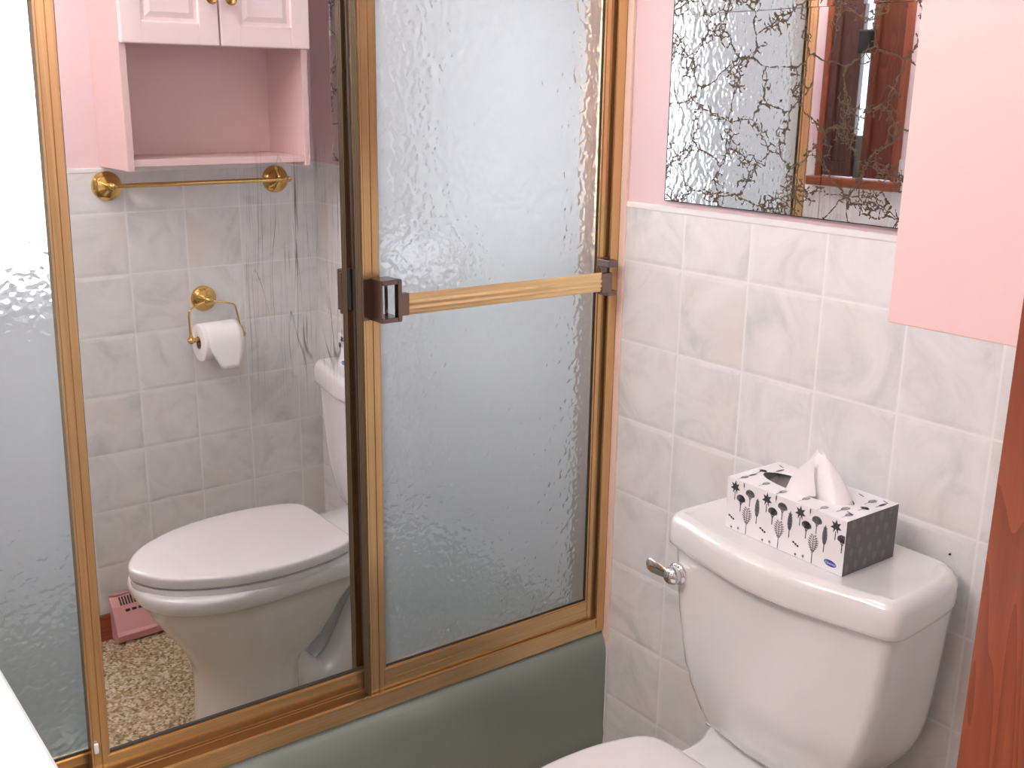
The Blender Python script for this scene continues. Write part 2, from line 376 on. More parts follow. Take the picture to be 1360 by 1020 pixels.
# back wall: tub surround bit and pink plaster with the tile panel
bm = bmesh.new(); box(bm, (.045, .004, 0), (3.0, .1, CEIL)); box(bm, (-.85, .004, 0), (.045, .1, CEIL), mi=1)
box(bm, (-.74, .0, .30), (.045, .004, 2.0), mi=1)
wb = struct(finish('wall_back', bm, [M['pink'], M['surround']]))
bm = bmesh.new(); box(bm, (.058, 0, 0), (W, .004, ZTOP-.010))
box(bm, (.058, -.0015, ZTOP-.011), (W, .004, ZTOP+.001), bev=.0025, mi=1, seg=3)
finish('tile_panel', bm, [M['tile_x'], M['tile_cap']], wb)
bm = bmesh.new(); box(bm, (.040, -.004, .30), (.060, .004, 2.05), bev=.002); struct(finish('trim_1', bm, M['cream_trim']))
bm = bmesh.new(); box(bm, (.0565, -.005, 0), (.0605, 0, .345), bev=.001); struct(finish('trim_2', bm, M['tile_cap']))
# right wall with the doorway
DY0, DY1, DH = -.750, -1.50, 2.05
bm = bmesh.new()
box(bm, (W+.004, DY0, 0), (W+.115, .1, CEIL)); box(bm, (W+.004, YF-.1, 0), (W+.115, DY1, CEIL)); box(bm, (W+.004, DY1, DH), (W+.115, DY0, CEIL))
wr = struct(finish('wall_right', bm, M['pink']))
bm = bmesh.new(); box(bm, (W, DY0+.022, 0), (W+.004, 0, ZTOP-.010)); box(bm, (W-.0015, DY0+.022, ZTOP-.011), (W+.004, 0, ZTOP+.001), bev=.0025, mi=1, seg=3)
finish('tile_panel', bm, [M['tile_y'], M['tile_cap']], wr)
# tub outer wall with window opening
WY0, WY1, WZ0, WZ1 = -1.03, -.30, 1.045, 1.78
bm = bmesh.new(); x0, x1 = -.83, -.735
box(bm, (x0, YF-.1, 0), (x1, .1, WZ0)); box(bm, (x0, YF-.1, WZ1), (x1, .1, CEIL)); box(bm, (x0, YF-.1, WZ0), (x1, WY0, WZ1)); box(bm, (x0, WY1, WZ0), (x1, .1, WZ1))
struct(finish('wall_left', bm, M['surround']))
w1 = struct(finish('window_1', (lambda b: (box(b, (-.815, WY0, WZ0), (-.785, WY0+.035, WZ1), bev=.003), box(b, (-.815, WY1-.035, WZ0), (-.785, WY1, WZ1), bev=.003),
    box(b, (-.815, WY0, WZ0), (-.785, WY1, WZ0+.035), bev=.003), box(b, (-.815, WY0, WZ1-.035), (-.785, WY1, WZ1), bev=.003), box(b, (-.812, -.68, WZ0), (-.788, -.65, WZ1)), b)[-1])(bmesh.new()), M['white']))
bm = bmesh.new(); box(bm, (-.806, WY0+.03, WZ0+.03), (-.802, WY1-.03, WZ1-.03)); finish('pane', bm, M['daylight'], w1)
bm = bmesh.new(); box(bm, (-.80, WY0-.03, WZ0-.022), (-.715, WY1+.03, WZ0), bev=.004); struct(finish('trim_3', bm, M['tile_cap']))
# vanity wall (stepping out to close the tub end) with the shuttered window
VX0, VX1, VZ0, VZ1 = .522, .802, 1.20, 1.86
bm = bmesh.new()
box(bm, (-.85, YF-.1, 0), (.045, YT, CEIL), mi=1)
box(bm, (.045, YF-.1, 0), (VX0, YF, CEIL)); box(bm, (VX1, YF-.1, 0), (W+.01, YF, CEIL)); box(bm, (VX0, YF-.1, 0), (VX1, YF, VZ0)); box(bm, (VX0, YF-.1, VZ1), (VX1, YF, CEIL))
wf = struct(finish('wall_front', bm, [M['pink'], M['surround']]))
bm = bmesh.new(); box(bm, (.045, YF, 0), (W, YF+.006, VZ0-.03)); box(bm, (.045, YF, VZ0-.03), (VX0-.02, YF+.006, ZTOP)); box(bm, (VX1+.02, YF, VZ0-.03), (W, YF+.006, ZTOP)); finish('tile_panel', bm, M['tile_x'], wf)
# hall beyond the doorway
bm = bmesh.new(); box(bm, (2.9, YF-.1, 0), (3.0, .1, CEIL)); box(bm, (W+.115, YF-.1, 0), (3.0, YF-.05, CEIL)); struct(finish('wall_hall', bm, M['hall']))
# window_2 : oak frame, two shutters ajar
bm = bmesh.new()
box(bm, (VX0-.035, YF, VZ0-.03), (VX1+.035, YF+.055, VZ0), bev=.004, mi=1)
box(bm, (VX0-.02, YF-.06, VZ0), (VX0, YF+.02, VZ1), bev=.002); box(bm, (VX1, YF-.06, VZ0), (VX1+.02, YF+.02, VZ1), bev=.002); box(bm, (VX0-.03, YF-.06, VZ1), (VX1+.03, YF+.02, VZ1+.03), bev=.002)
w2 = struct(finish('window_2', bm, [M['wood'], M['wood_x']]))
bm = bmesh.new(); box(bm, (VX0, YF-.08, VZ0), (VX1, YF-.076, VZ1)); finish('pane', bm, M['daylight2'], w2)
for xa, xb, mt in ((VX0+.003, .648, 'wood_deep'), (.682, VX1-.003, 'wood_dark')):
    bm = bmesh.new()
    box(bm, (xa, YF-.012, VZ0+.003), (xa+.028, YF+.012, VZ1-.003), bev=.002); box(bm, (xb-.028, YF-.012, VZ0+.003), (xb, YF+.012, VZ1-.003), bev=.002)
    box(bm, (xa+.028, YF-.012, VZ0+.003), (xb-.028, YF+.012, VZ0+.05)); box(bm, (xa+.028, YF-.012, VZ1-.05), (xb-.028, YF+.012, VZ1-.003)); box(bm, (xa+.028, YF-.006, VZ0+.05), (xb-.028, YF+.002, VZ1-.05))
    finish('shutter', bm, M[mt], w2)
bm = bmesh.new(); box(bm, (.640, YF+.006, 1.60), (.690, YF+.03, 1.675), bev=.006); finish('latch', bm, M['black'], w2)
bm = bmesh.new(); box(bm, (.647, YF-.010, VZ0), (.683, YF-.004, 1.34)); finish('lower_rail', bm, simple('grey_rail', srgb(110, 112, 112), .5), w2)
# door lining and casing, baseboard
bm = bmesh.new(); box(bm, (W-.0005, DY0-.001, 0), (W+.125, DY0+.004, DH)); box(bm, (W-.004, DY1-.004, 0), (W+.125, DY1+.010, DH)); box(bm, (W-.004, DY1, DH-.012), (W+.125, DY0, DH))
box(bm, (W-.004, DY0+.004, 0), (W+.004, DY0+.024, DH+.04), bev=.0015); box(bm, (W-.010, DY1-.045, 0), (W+.004, DY1, DH+.04), bev=.003)
box(bm, (W-.010, DY1-.045, DH), (W+.004, DY0+.022, DH+.05), bev=.003)
struct(finish('trim_4', bm, M['wood']))
bm = bmesh.new(); box(bm, (W-.012, DY0+.022, .012), (W, -.001, .088), bev=.003); struct(finish('baseboard_right', bm, M['wood_y']))
bm = bmesh.new(); box(bm, (.50, -.012, .0), (.0605, 0, .014)); struct(finish('baseboard_back', bm, M['tile_cap']))

# ------------------------------------------------------------------ bathtub
t = thing('bathtub', 'sage green enamel bathtub behind the gold framed sliding doors', 'bathtub', (-.33, -.76, 0))
bm = bmesh.new()
SL = .026
def tz(y, z): return z - SL*y*(z/.37)
ys = [-.001-(1.527)*i/12 for i in range(13)]
prof = [(.050, .0), (.0575, .10), (.0600, .125), (.0575, .140), (.0545, .17), (.0560, .25), (.0565, .30), (.0550, .325), (.0500, .345), (.0430, .359), (.034, .3665), (.020, .368), (-.045, .366)]
rings = [[Vector((x, y, tz(y, z))) for x, z in prof] for y in ys]
loft(bm, rings, cap0=False, cap1=False, closed=False)
# basin: nested rounded rectangles
def rrect(xa, xb, ya, yb, r, z, n=10):
    out = []
    for cx, cy, a0 in ((xb-r, yb-r, 0), (xa+r, yb-r, 90), (xa+r, ya+r, 180), (xb-r, ya+r, 270)):
        for i in range(n+1):
            a = math.radians(a0+90*i/n); y = cy+r*math.sin(a); out.append(Vector((cx+r*math.cos(a), y, z - SL*y*(z/.37))))
    return out
loft(bm, [rrect(-.733, -.045, -1.528, -.001, .004, .366), rrect(-.70, -.075, -1.47, -.07, .10, .366), rrect(-.692, -.083, -1.46, -.08, .10, .358), rrect(-.68, -.10, -1.43, -.11, .11, .25), rrect(-.65, -.13, -1.36, -.16, .12, .10), rrect(-.60, -.18, -1.28, -.22, .12, .07)], cap0=False)
finish('tub_shell', bm, M['tub'], t, smooth=True, angle=50)
bm = bmesh.new(); lathe(bm, [(.0, 0), (.036, 0), (.036, .006), (.0, .008)], (-.39, -.12, .25), (0, -1, .25)); finish('overflow_plate', bm, M['chrome'], t, smooth=True)
# white corner shelf in the tub alcove
bm = bmesh.new()
loft(bm, [[Vector((-.733, -.001, z)), Vector((-.46+g, -.001, z)), Vector((-.47+g, -.05, z)), Vector((-.54+g*.5, -.085-g*.3, z)), Vector((-.733, -.10, z))] for z, g in ((1.050, -.01), (1.053, 0), (1.120, 0), (1.135, -.004), (1.135, -.012), (1.125, -.02))])
tag(finish('corner_shelf', bm, M['white'], None), 'white corner shelf in the tub alcove, blurred behind the right pebbled glass', 'shelf')

# ------------------------------------------------------------------ sliding doors
DZ = 1.86
def slz(y, z): return z - SL*y   # rails follow the tub rim
t = thing('door_track', 'gold metal track and jambs framing the tub opening', 'door frame', (0, -.76, .37))
def ybar(bm, x0, x1, z0, z1, ya, yb, slope=SL, mi=0, x0t=None, x1t=None):
    x0t = x0 if x0t is None else x0t; x1t = x1 if x1t is None else x1t
    hexa(bm, [(x0, ya, z0-slope*ya), (x1, ya, z0-slope*ya), (x1, yb, z0-slope*yb), (x0, yb, z0-slope*yb),
              (x0t, ya, z1-slope*ya), (x1t, ya, z1-slope*ya), (x1t, yb, z1-slope*yb), (x0t, yb, z1-slope*yb)], mi)
bm = bmesh.new(); ya, yb = -1.527, -.003
ybar(bm, -.044, .042, .368, .376, ya, yb)           # channel floor
ybar(bm, .039, .0455, .368, .399, ya, yb, x1t=.043)   # front lip
ybar(bm, .0375, .0445, .396, .3995, ya, yb)         # rounded bead along the lip
ybar(bm, .0125, .0155, .374, .400, ya, yb)          # middle lip
ybar(bm, -.0165, -.0135, .374, .402, ya, yb)
ybar(bm, -.046, -.041, .368, .406, ya, yb)
finish('bottom_track', bm, M['gold_h'], t)
for yy, s in ((-.001, -1), (-1.529, 1)):
    bm = bmesh.new()
    def P(a, b_): return (yy+s*a, yy+s*b_)
    a, b_ = P(0, .004); box(bm, (-.046, a, .372), (.0455, b_, DZ))
    for xa, xb in ((.0405, .0455), (-.046, -.041)):
        a, b_ = P(.0, .024); box(bm, (xa, a, .372), (xb, b_, DZ), bev=.001)
    a, b_ = P(.0, .020); box(bm, (.012, a, .376), (.015, b_, DZ))
    finish('jamb', bm, M['gold_v'], t)
bm = bmesh.new(); box(bm, (-.05, ya, DZ-.01), (.05, yb, DZ+.045), bev=.002); finish('top_track', bm, M['gold_h'], t)

def panel(name, label, xf, xb, xg, y0b, y0t, y1b, y1t, zb0, wl, wr, rail, glass_mat, glass_name, group, brace=None):
    """y0 = end nearer the back wall, y1 = far end; b/t = at bottom / top"""
    zt = DZ-.004
    t = thing(name, label, 'sliding door', ((xf+xb)/2, (y0b+y1b)/2, .376), group)
    def stile(ob, ot, w, ins, nm):
        bm = bmesh.new()
        def seg(a, b_, x0, x1):
            z0 = slz(ob, zb0)
            hexa(bm, [(x0, ob+a, z0), (x1, ob+a, z0), (x1, ob+b_, z0), (x0, ob+b_, z0), (x0, ot+a, zt), (x1, ot+a, zt), (x1, ot+b_, zt), (x0, ot+b_, zt)])
        n = 1 if w > 0 else -1; w_ = abs(w)
        # ribbed face: outer flange, groove, inner flange
        seg(0, n*w_*.98, xb, xf-.003)
        seg(0, n*w_*.10, xb, xf); seg(n*w_*.13, n*w_*.52, xf-.004, xf-.0007); seg(n*w_*.57, n*w_*.86, xf-.004, xf)
        seg(n*w_*.86, n*w_*1.0, xf-.006, xf-.002)
        return finish(nm, bm, M['gold_v'], t)
    stile(y0b, y0t, -wr, 0, 'stile'); stile(y1b, y1t, wl, 0, 'stile')
    bm = bmesh.new(); ya, yb_ = y1b+wl*.9, y0b-wr*.9
    ybar(bm, xb, xf-.003, zb0, zb0+rail, ya, yb_); ybar(bm, xf-.004, xf-.0006, zb0, zb0+rail*.93, ya, yb_); ybar(bm, xf-.004, xf, zb0+rail*.30, zb0+rail*.55, ya, yb_)
    finish('bottom_rail', bm, M['gold_h'], t)
    bm = bmesh.new(); box(bm, (xb, y1t+wl*.9, zt-.04), (xf-.001, y0t-wr*.9, zt)); finish('top_rail', bm, M['gold_h'], t)
    bm = bmesh.new(); z0 = zb0+rail*.8
    g = .002; ya, yb_ = y1b+wl*.8, y0b-wr*.8; yc, yd = y1t+wl*.8, y0t-wr*.8
    hexa(bm, [(xg-g, ya, z0-SL*ya), (xg+g, ya, z0-SL*ya), (xg+g, yb_, z0-SL*yb_), (xg-g, yb_, z0-SL*yb_), (xg-g, yc, zt-.02), (xg+g, yc, zt-.02), (xg+g, yd, zt-.02), (xg-g, yd, zt-.02)])
    finish(glass_name, bm, glass_mat, t)
    # dark glazing gasket round the opening
    bm = bmesh.new(); ya, yb_ = y1b+wl*.95, y0b-wr*.95; z1 = zb0+rail
    ybar(bm, xg+g, xg+g+.003, z1-.004, z1+.0028, ya, yb_)
    s_ = .0022
    for ob, ot, d in ((y1b+wl, y1t+wl, s_), (y0b-wr, y0t-wr, -s_)):
        hexa(bm, [(xg+g, ob-d, slz(ob, z1)), (xg+g+.003, ob-d, slz(ob, z1)), (xg+g+.003, ob+d, slz(ob, z1)), (xg+g, ob+d, slz(ob, z1)), (xg+g, ot-d, zt), (xg+g+.003, ot-d, zt), (xg+g+.003, ot+d, zt), (xg+g, ot+d, zt)])
    finish('gasket', bm, M['seal'], t)
    return t
pr = panel('sliding_door', 'gold framed sliding door of pebbled glass with a towel bar, nearest the toilet wall', .036, .018, .026, -.018, -.018, -.565, -.560, .393, .032, .030, .050, M['pebble'], 'glass_pane', 'tub sliding doors')
pm = panel('mirror_door', 'gold framed sliding door with a full mirror, middle of the three tub doors', .011, -.008, .000, -.530, -.532, -1.047, -1.018, .397, .027, .028, .040, M['mirror'], 'mirror_pane', 'tub sliding doors')
pl = panel('sliding_door', 'gold framed sliding door of pebbled glass left of the mirror door', -.019, -.037, -.028, -1.00, -.985, -1.524, -1.524, .397, .030, .030, .036, M['pebble'], 'glass_pane', 'tub sliding doors')
# small nylon guide clip at the foot of the mirror stile
bm = bmesh.new(); box(bm, (.011, -1.043, .474), (.016, -1.036, .492), bev=.002); finish('guide_clip', bm, M['white'], pm)
# painted shade: added dark strip down the side of the right door's free stile
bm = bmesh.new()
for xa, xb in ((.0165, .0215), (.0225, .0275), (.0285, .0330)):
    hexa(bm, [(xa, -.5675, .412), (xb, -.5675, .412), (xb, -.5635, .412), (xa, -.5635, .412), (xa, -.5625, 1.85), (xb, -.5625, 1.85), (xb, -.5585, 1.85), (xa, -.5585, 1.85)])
o = finish('stile_shade_strip', bm, simple('olive_stile_shade', srgb(84, 70, 48), .4), pr); o['label'] = 'dark olive strip added as shade on the stile side'
# towel bar on the right door
bm = bmesh.new()
def bz(y, z): return z-.012*(y+.28)
ya, yb = -.502, -.071
pts = [(.066, 1.112), (.0725, 1.110), (.0745, 1.1135), (.0735, 1.1165), (.0755, 1.1205), (.0735, 1.1245), (.0755, 1.130), (.0735, 1.134), (.0745, 1.1405), (.0725, 1.146), (.066, 1.145)]
loft(bm, [[Vector((x, y, bz(y, z))) for x, z in pts] for y in (ya, yb)])
bar = finish('towel_bar', bm, M['gold_bar'], pr); bar['label'] = 'flat brushed gold towel bar'
bm = bmesh.new(); z0, z1 = 1.104, 1.174
box(bm, (.034, -.566, z0), (.041, -.548, z1), bev=.0012)           # clamp face on the stile
box(bm, (.036, -.5515, z0), (.074, -.548, z1), bev=.001)
box(bm, (.038, -.550, z1-.008), (.077, -.516, z1), bev=.0015); box(bm, (.038, -.550, z0), (.077, -.516, z0+.008), bev=.0015)
box(bm, (.066, -.522, z0), (.078, -.514, z1), bev=.0015)
box(bm, (.064, -.516, 1.113), (.0765, -.4995, 1.150), bev=.001)
box(bm, (.036, -.5225, z0+.008), (.041, -.519, z1-.008))
br = finish('bar_bracket', bm, M['bronze'], pr); br['label'] = 'square bronze open bracket'
bm = bmesh.new()
box(bm, (.036, -.045, 1.095), (.041, -.018, 1.165), bev=.001); box(bm, (.038, -.052, 1.150), (.072, -.030, 1.164), bev=.0015); box(bm, (.038, -.052, 1.096), (.072, -.030, 1.106), bev=.0015)
box(bm, (.064, -.071, 1.105), (.0765, -.046, 1.142), bev=.001)
finish('bar_bracket', bm, M['bronze'], pr)
# finger pull clamped to the mirror door stile (dark edge)
bm = bmesh.new(); box(bm, (.006, -.5640, 1.115), (.0165, -.560, 1.185), bev=.001); finish('edge_pull', bm, M['black'], pm)

# ------------------------------------------------------------------ wall mirror
t = thing('wall_mirror', 'frameless mirror with bronze veining on the toilet wall above the tiles', 'mirror', (.616, 0, 1.283))
# the two glued sheets sit very slightly out of square with the wall
for za, zb, rt in ((1.2835, 1.5993, .50), (1.6003, 2.0, .40)):
    bm = bmesh.new(); d_ = math.tan(math.radians(rt))*(1.065-.162)
    hexa(bm, [(.162, .0035, za), (1.065, .0035, za), (1.065, -.0045-d_, za), (.162, -.0045, za), (.162, .0035, zb), (1.065, .0035, zb), (1.065, -.0045-d_, zb), (.162, -.0045, zb)])
    finish('mirror_panel', bm, M['veined'], t)
bm = bmesh.new(); box(bm, (.1602, -.0048, 1.282), (.1618, .003, 2.0)); hexa(bm, [(.1602, .003, 1.282), (1.066, .003, 1.282), (1.066, -.0127, 1.282), (.1602, -.0048, 1.282), (.1602, .003, 1.2833), (1.066, .003, 1.2833), (1.066, -.0127, 1.2833), (.1602, -.0048, 1.2833)]); finish('edge_strip', bm, M['black'], t)
bm = bmesh.new(); box(bm, (1.0652, -.0130, 1.282), (1.0675, .003, 2.0)); finish('edge_strip', bm, M['chrome'], t)

# ------------------------------------------------------------------ wall cabinet
CX0, CY0, CY1, CZ0, CZ1 = 1.002, -.582, -.112, 1.276, 2.05
t = thing('wall_cabinet', 'pink painted wall cabinet with an open shelf, hung above the brass towel bar', 'cabinet', (W, (CY0+CY1)/2, CZ0))
bm = bmesh.new(); th = .0165; SZ = 1.562
box(bm, (CX0, CY0, CZ0), (W+.003, CY0+th, CZ1), bev=.0012); box(bm, (CX0, CY1-th, CZ0), (W+.003, CY1, CZ1), bev=.0012)
box(bm, (CX0+.004, CY0+th, CZ0+.010), (W+.003, CY1-th, CZ0+.026)); box(bm, (CX0+.002, CY0+th, SZ+.004), (W+.003, CY1-th, SZ+.020))
box(bm, (CX0, CY0+th, CZ1-.016), (W+.003, CY1-th, CZ1)); box(bm, (W-.004, CY0+th, CZ0+.02), (W+.003, CY1-th, CZ1))
finish('carcass', bm, M['cabinet_pink'], t)
ym = (CY0+CY1)/2
for ya, yb, ky in ((CY0+.001, ym-.002, ym-.024), (ym+.002, CY1-.001, ym+.024)):
    bm = bmesh.new(); x0, x1 = CX0-.020, CX0-.001; z0, z1 = SZ, CZ1-.004; r = .050
    box(bm, (x0, ya, z0), (x1, ya+r, z1), bev=.003); box(bm, (x0, yb-r, z0), (x1, yb, z1), bev=.003)
    box(bm, (x0, ya+r-.002, z0), (x1, yb-r+.002, z0+r), bev=.003); box(bm, (x0, ya+r-.002, z1-r), (x1, yb-r+.002, z1), bev=.003)
    # moulded frame step and raised panel
    i = .008
    box(bm, (x0+.006, ya+r-.002, z0+r-.002), (x1, yb-r+.002, z1-r+.002))
    yc, yd, zc, zd = ya+r+i, yb-r-i, z0+r+i, z1-r-i
    hexa(bm, [(x0+.006, yc, zc), (x0+.006, yd, zc), (x0+.006, yd, zd), (x0+.006, yc, zd), (x0+.002, yc+.012, zc+.012), (x0+.002, yd-.012, zc+.012), (x0+.002, yd-.012, zd-.012), (x0+.002, yc+.012, zd-.012)])
    d = finish('door', bm, M['door_pink'], t)
    bm = bmesh.new(); lathe(bm, [(.005, 0), (.005, .010), (.013, .014), (.015, .019), (.011, .025), (.0, .027)], (x0, ky, 1.668), (-1, 0, 0), 20)
    k = finish('knob', bm, M['old_brass'], d, smooth=True); k['label'] = 'small brass knob'
    k.location = (0, 0, 0)

# ------------------------------------------------------------------ brass towel bar on the tiles
def flange(bm, c, axis, r=.0365):
    lathe(bm, [(.0, -.004), (r, -.004), (r, .003), (r*.97, .006), (r*.82, .009), (r*.74, .010), (r*.72, .013), (r*.45, .019), (r*.30, .022), (r*.27, .028), (r*.30, .032), (.0, .034)], c, axis, 36)
t = thing('towel_rail', 'brass towel bar with two round rosettes on the tiles under the wall cabinet', 'towel bar', (W, -.345, 1.228))
for y in (-.572, -.119):
    bm = bmesh.new(); flange(bm, (W-.004, y, 1.228), (-1, 0, 0)); o = finish('rosette', bm, M['brass'], t, smooth=True)
    bm = bmesh.new(); tube(bm, [(W-.028, y, 1.228), (W-.045, y, 1.228), (W-.060, y, 1.231)], [.008, .0075, .0085], 16); sphere(bm, (W-.062, y, 1.2315), .0095)
    q = finish('post', bm, M['brass'], o, smooth=True)
    q.parent = o; q.location = (0, 0, 0)
bm = bmesh.new(); tube(bm, [(W-.062, -.578, 1.2315), (W-.062, -.106, 1.2315)], .0058, 16); finish('bar', bm, M['brass'], t, smooth=True)
for y in (-.578, -.106):
    bm = bmesh.new(); sphere(bm, (W-.062, y, 1.2315), .0078); finish('end_cap', bm, M['brass'], t, smooth=True)

# ------------------------------------------------------------------ toilet paper holder and roll
t = thing('toilet_paper_holder', 'brass toilet paper holder with a round rosette and swinging wire loop on the tiles', 'toilet paper holder', (W, -.338, .92))
bm = bmesh.new(); flange(bm, (W-.004, -.342, .921), (-1, 0, 0), .034); sphere(bm, (W-.045, -.345, .922), .013); finish('rosette', bm, M['brass'], t, smooth=True)
XW = W-.070
bm = bmesh.new()
tube(bm, [(W-.045, -.345, .922), (W-.055, -.375, .917), (XW, -.404, .909), (XW, -.4095, .903), (XW, -.411, .890), (XW, -.410, .835)], .0026, 10)
tube(bm, [(W-.045, -.345, .922), (W-.055, -.315, .917), (XW, -.288, .911), (XW, -.282, .905), (XW, -.279, .890), (XW, -.268, .835)], .0026, 10)
finish('wire_loop', bm, M['brass'], t, smooth=True)
bm = bmesh.new()
for y, s in ((-.409, 1), (-.267, -1)):
    lathe(bm, [(.0, -.010), (.006, -.008), (.0095, -.002), (.0095, .003), (.006, .009), (.005, .014), (.0065, .018), (.0065, .030), (.0, .032)], (XW, y, .8255), (0, s, 0), 20)
    tube(bm, [(XW, y, .832), (XW, y, .850)], [.006, .0028], 12)
lathe(bm, [(.0, 0), (.0065, 0), (.0065, .13), (.0, .13)], (XW, -.402, .8255), (0, 1, 0), 16)
finish('roller', bm, M['brass'], t, smooth=True)
t = thing('toilet_paper_roll', 'white toilet paper roll with a folded loose end hanging from the brass holder', 'toilet paper', (XW, -.337, .8255))
bm = bmesh.new(); R0, R1, ZC = .0175, .050, .8175; ya, yb = -.390, -.283; seg = 48
rings = [[Vector((XW+r*math.cos(2*math.pi*i/seg), y, ZC+r*math.sin(2*math.pi*i/seg))) for i in range(seg)] for r, y in ((R0, ya), (R0+.001, ya-.0004), (R1-.002, ya), (R1, ya+.0015), (R1, yb-.0015), (R1-.002, yb), (R0, yb), (R0, ya))]
loft(bm, rings, cap0=False, cap1=False); finish('paper', bm, M['paper'], t, smooth=True)
bm = bmesh.new()
rings = [[Vector((XW+r*math.cos(2*math.pi*i/seg), y, ZC+r*math.sin(2*math.pi*i/seg))) for i in range(seg)] for r, y in ((R0+.0002, ya+.0005), (R0+.0002, yb-.0005), (R0-.001, yb-.0005), (R0-.001, ya+.0005))]
loft(bm, rings+[rings[0]], cap0=False, cap1=False); finish('core', bm, M['core'], t, smooth=True)
# hanging sheet: over the top, down the front, folded to a blunt point
bm = bmesh.new(); path = []
for i in range(15):
    a = math.radians(80+i*100/14); path.append((XW+(R1+.0012)*math.cos(a), ZC+(R1+.0012)*math.sin(a)))
path += [(XW-R1-.0022-.0010*k, ZC-.011*k) for k in range(1, 7)]
n = len(path); rows = []
for i, (x, z) in enumerate(path):
    f = max(0, (i-14)/6); a = ya+.010+.030*f**1.3; b_ = yb-.002-.020*f**1.3
    rows.append([Vector((x-.0015*math.sin(math.pi*j/8)*f, a+(b_-a)*j/8, z)) for j in range(9)])
vs = [[bm.verts.new(p) for p in r] for r in rows]
for a, b_ in zip(vs, vs[1:]):
    for j in range(8): bm.faces.new((a[j], a[j+1], b_[j+1], b_[j]))
# folded under flaps
z6 = path[-1][1]; zk = ZC-.028
for s, e0, e1 in ((1, ya+.012, ya+.038), (-1, yb-.003, yb-.021)):
    q = [bm.verts.new(p) for p in ((path[15][0]+.0025, e0, ZC-.012), (path[15][0]+.0025, e0+s*.03, zk), (path[-1][0]+.002, e1+s*.012, z6+.004), (path[-1][0]+.002, e1, z6))]
    bm.faces.new(q)
o = finish('loose_end', bm, M['paper'], t, smooth=True); md = o.modifiers.new('s', 'SOLIDIFY'); md.thickness = .0006

# ------------------------------------------------------------------ baseboard heater
t = thing('baseboard_heater', 'pink metal baseboard heater on the tiled wall behind the toilet bowl', 'heater', (W, -.36, .014))
hp = [(W, .018), (W-.056, .018), (W-.062, .024), (W-.066, .042), (W-.060, .050), (W-.034, .112), (W-.030, .116), (W-.012, .134), (W-.014, .140), (W-.009, .146), (W, .146)]
hp = [(min(x, W-.0125) if x > W-.0126 else x, z) for x, z in hp]
bm = bmesh.new(); loft(bm, [[Vector((x, y, z)) for x, z in hp] for y in (-.655, -.06)]); 
box(bm, (W-.060, -.64, .013), (W-.045, -.62, .02)); finish('housing', bm, M['heater'], t)
bm = bmesh.new(); loft(bm, [[Vector((W-.0126+(x-W+.0126)*1.03, y, .014+(z-.014)*1.02)) for x, z in hp] for y in (-.663, -.652)]); finish('end_cap', bm, M['heater'], t)
bm = bmesh.new()
k = 0; y = -.640
while y < -.10:
    hexa(bm, [(W-.0330, y, .1150), (W-.0330, y+.0042, .1150), (W-.0155, y+.0042, .1325), (W-.0155, y, .1325), (W-.0340, y, .1162), (W-.0340, y+.0042, .1162), (W-.0165, y+.0042, .1337), (W-.0165, y, .1337)])
    y += .0075
y = -.630
while y < -.10:
    hexa(bm, [(W-.0400, y, .0972), (W-.0400, y+.012, .0972), (W-.0372, y+.012, .1036), (W-.0372, y, .1036), (W-.0412, y, .0979), (W-.0412, y+.012, .0979), (W-.0384, y+.012, .1043), (W-.0384, y, .1043)])
    y += .0175
g = finish('grille_slots', bm, M['heater_dark'], t); g['label'] = 'dark grille slots'

# ------------------------------------------------------------------ toilet
TX = .621
toilet = thing('toilet', 'white two-piece toilet with closed elongated lid and chrome lever, by the tub', 'toilet', (TX, -.36, .014))
half = [(.0, -.300), (.075, -.300), (.118, -.303), (.140, -.316), (.155, -.345), (.170, -.400), (.1765, -.460), (.1765, -.510), (.169, -.570), (.152, -.628), (.126, -.680), (.096, -.722), (.052, -.757), (.0, -.775)]
def mirror_loop(h): return [(x, y) for x, y in h]+[(-x, y) for x, y in h[::-1][1:-1]]
def outline(h, n=96, sx=1, cy=-.54, sy=1, z=0, dx=0):
    pts = spline([(x*sx, cy+(y-cy)*sy, 0) for x, y in mirror_loop(h)], n)
    return [Vector((TX+p.x+dx, p.y, z)) for p in pts]
# lid
bm = bmesh.new()
loft(bm, [outline(half, sx=.965, sy=.975, z=.4445), outline(half, sx=.992, sy=.994, z=.4455), outline(half, z=.449), outline(half, z=.463), outline(half, sx=.996, sy=.997, z=.4672), outline(half, sx=.984, sy=.988, z=.4698), outline(half, sx=.95, sy=.962, z=.4712), outline(half, sx=.7, sy=.76, z=.4730), outline(half, sx=.35, sy=.4, z=.4738)])
finish('lid', bm, M['seat'], toilet, smooth=True, angle=60)
bm = bmesh.new()
loft(bm, [outline(half, sx=.93, sy=.95, z=.425), outline(half, sx=.982, sy=.985, z=.4262), outline(half, sx=.988, sy=.99, z=.431), outline(half, sx=.985, sy=.988, z=.4395), outline(half, sx=.95, sy=.96, z=.4415)])
finish('seat', bm, M['seat'], toilet, smooth=True, angle=60)
for s in (-1, 1):
    bm = bmesh.new(); tube(bm, [(TX+s*.050, -.290, .447), (TX+s*.085, -.290, .447)], .008, 16); box(bm, (TX+s*.068-.010, -.300, .434), (TX+s*.068+.010, -.276, .448), bev=.003)
    finish('hinge', bm, M['seat'], toilet, smooth=True)
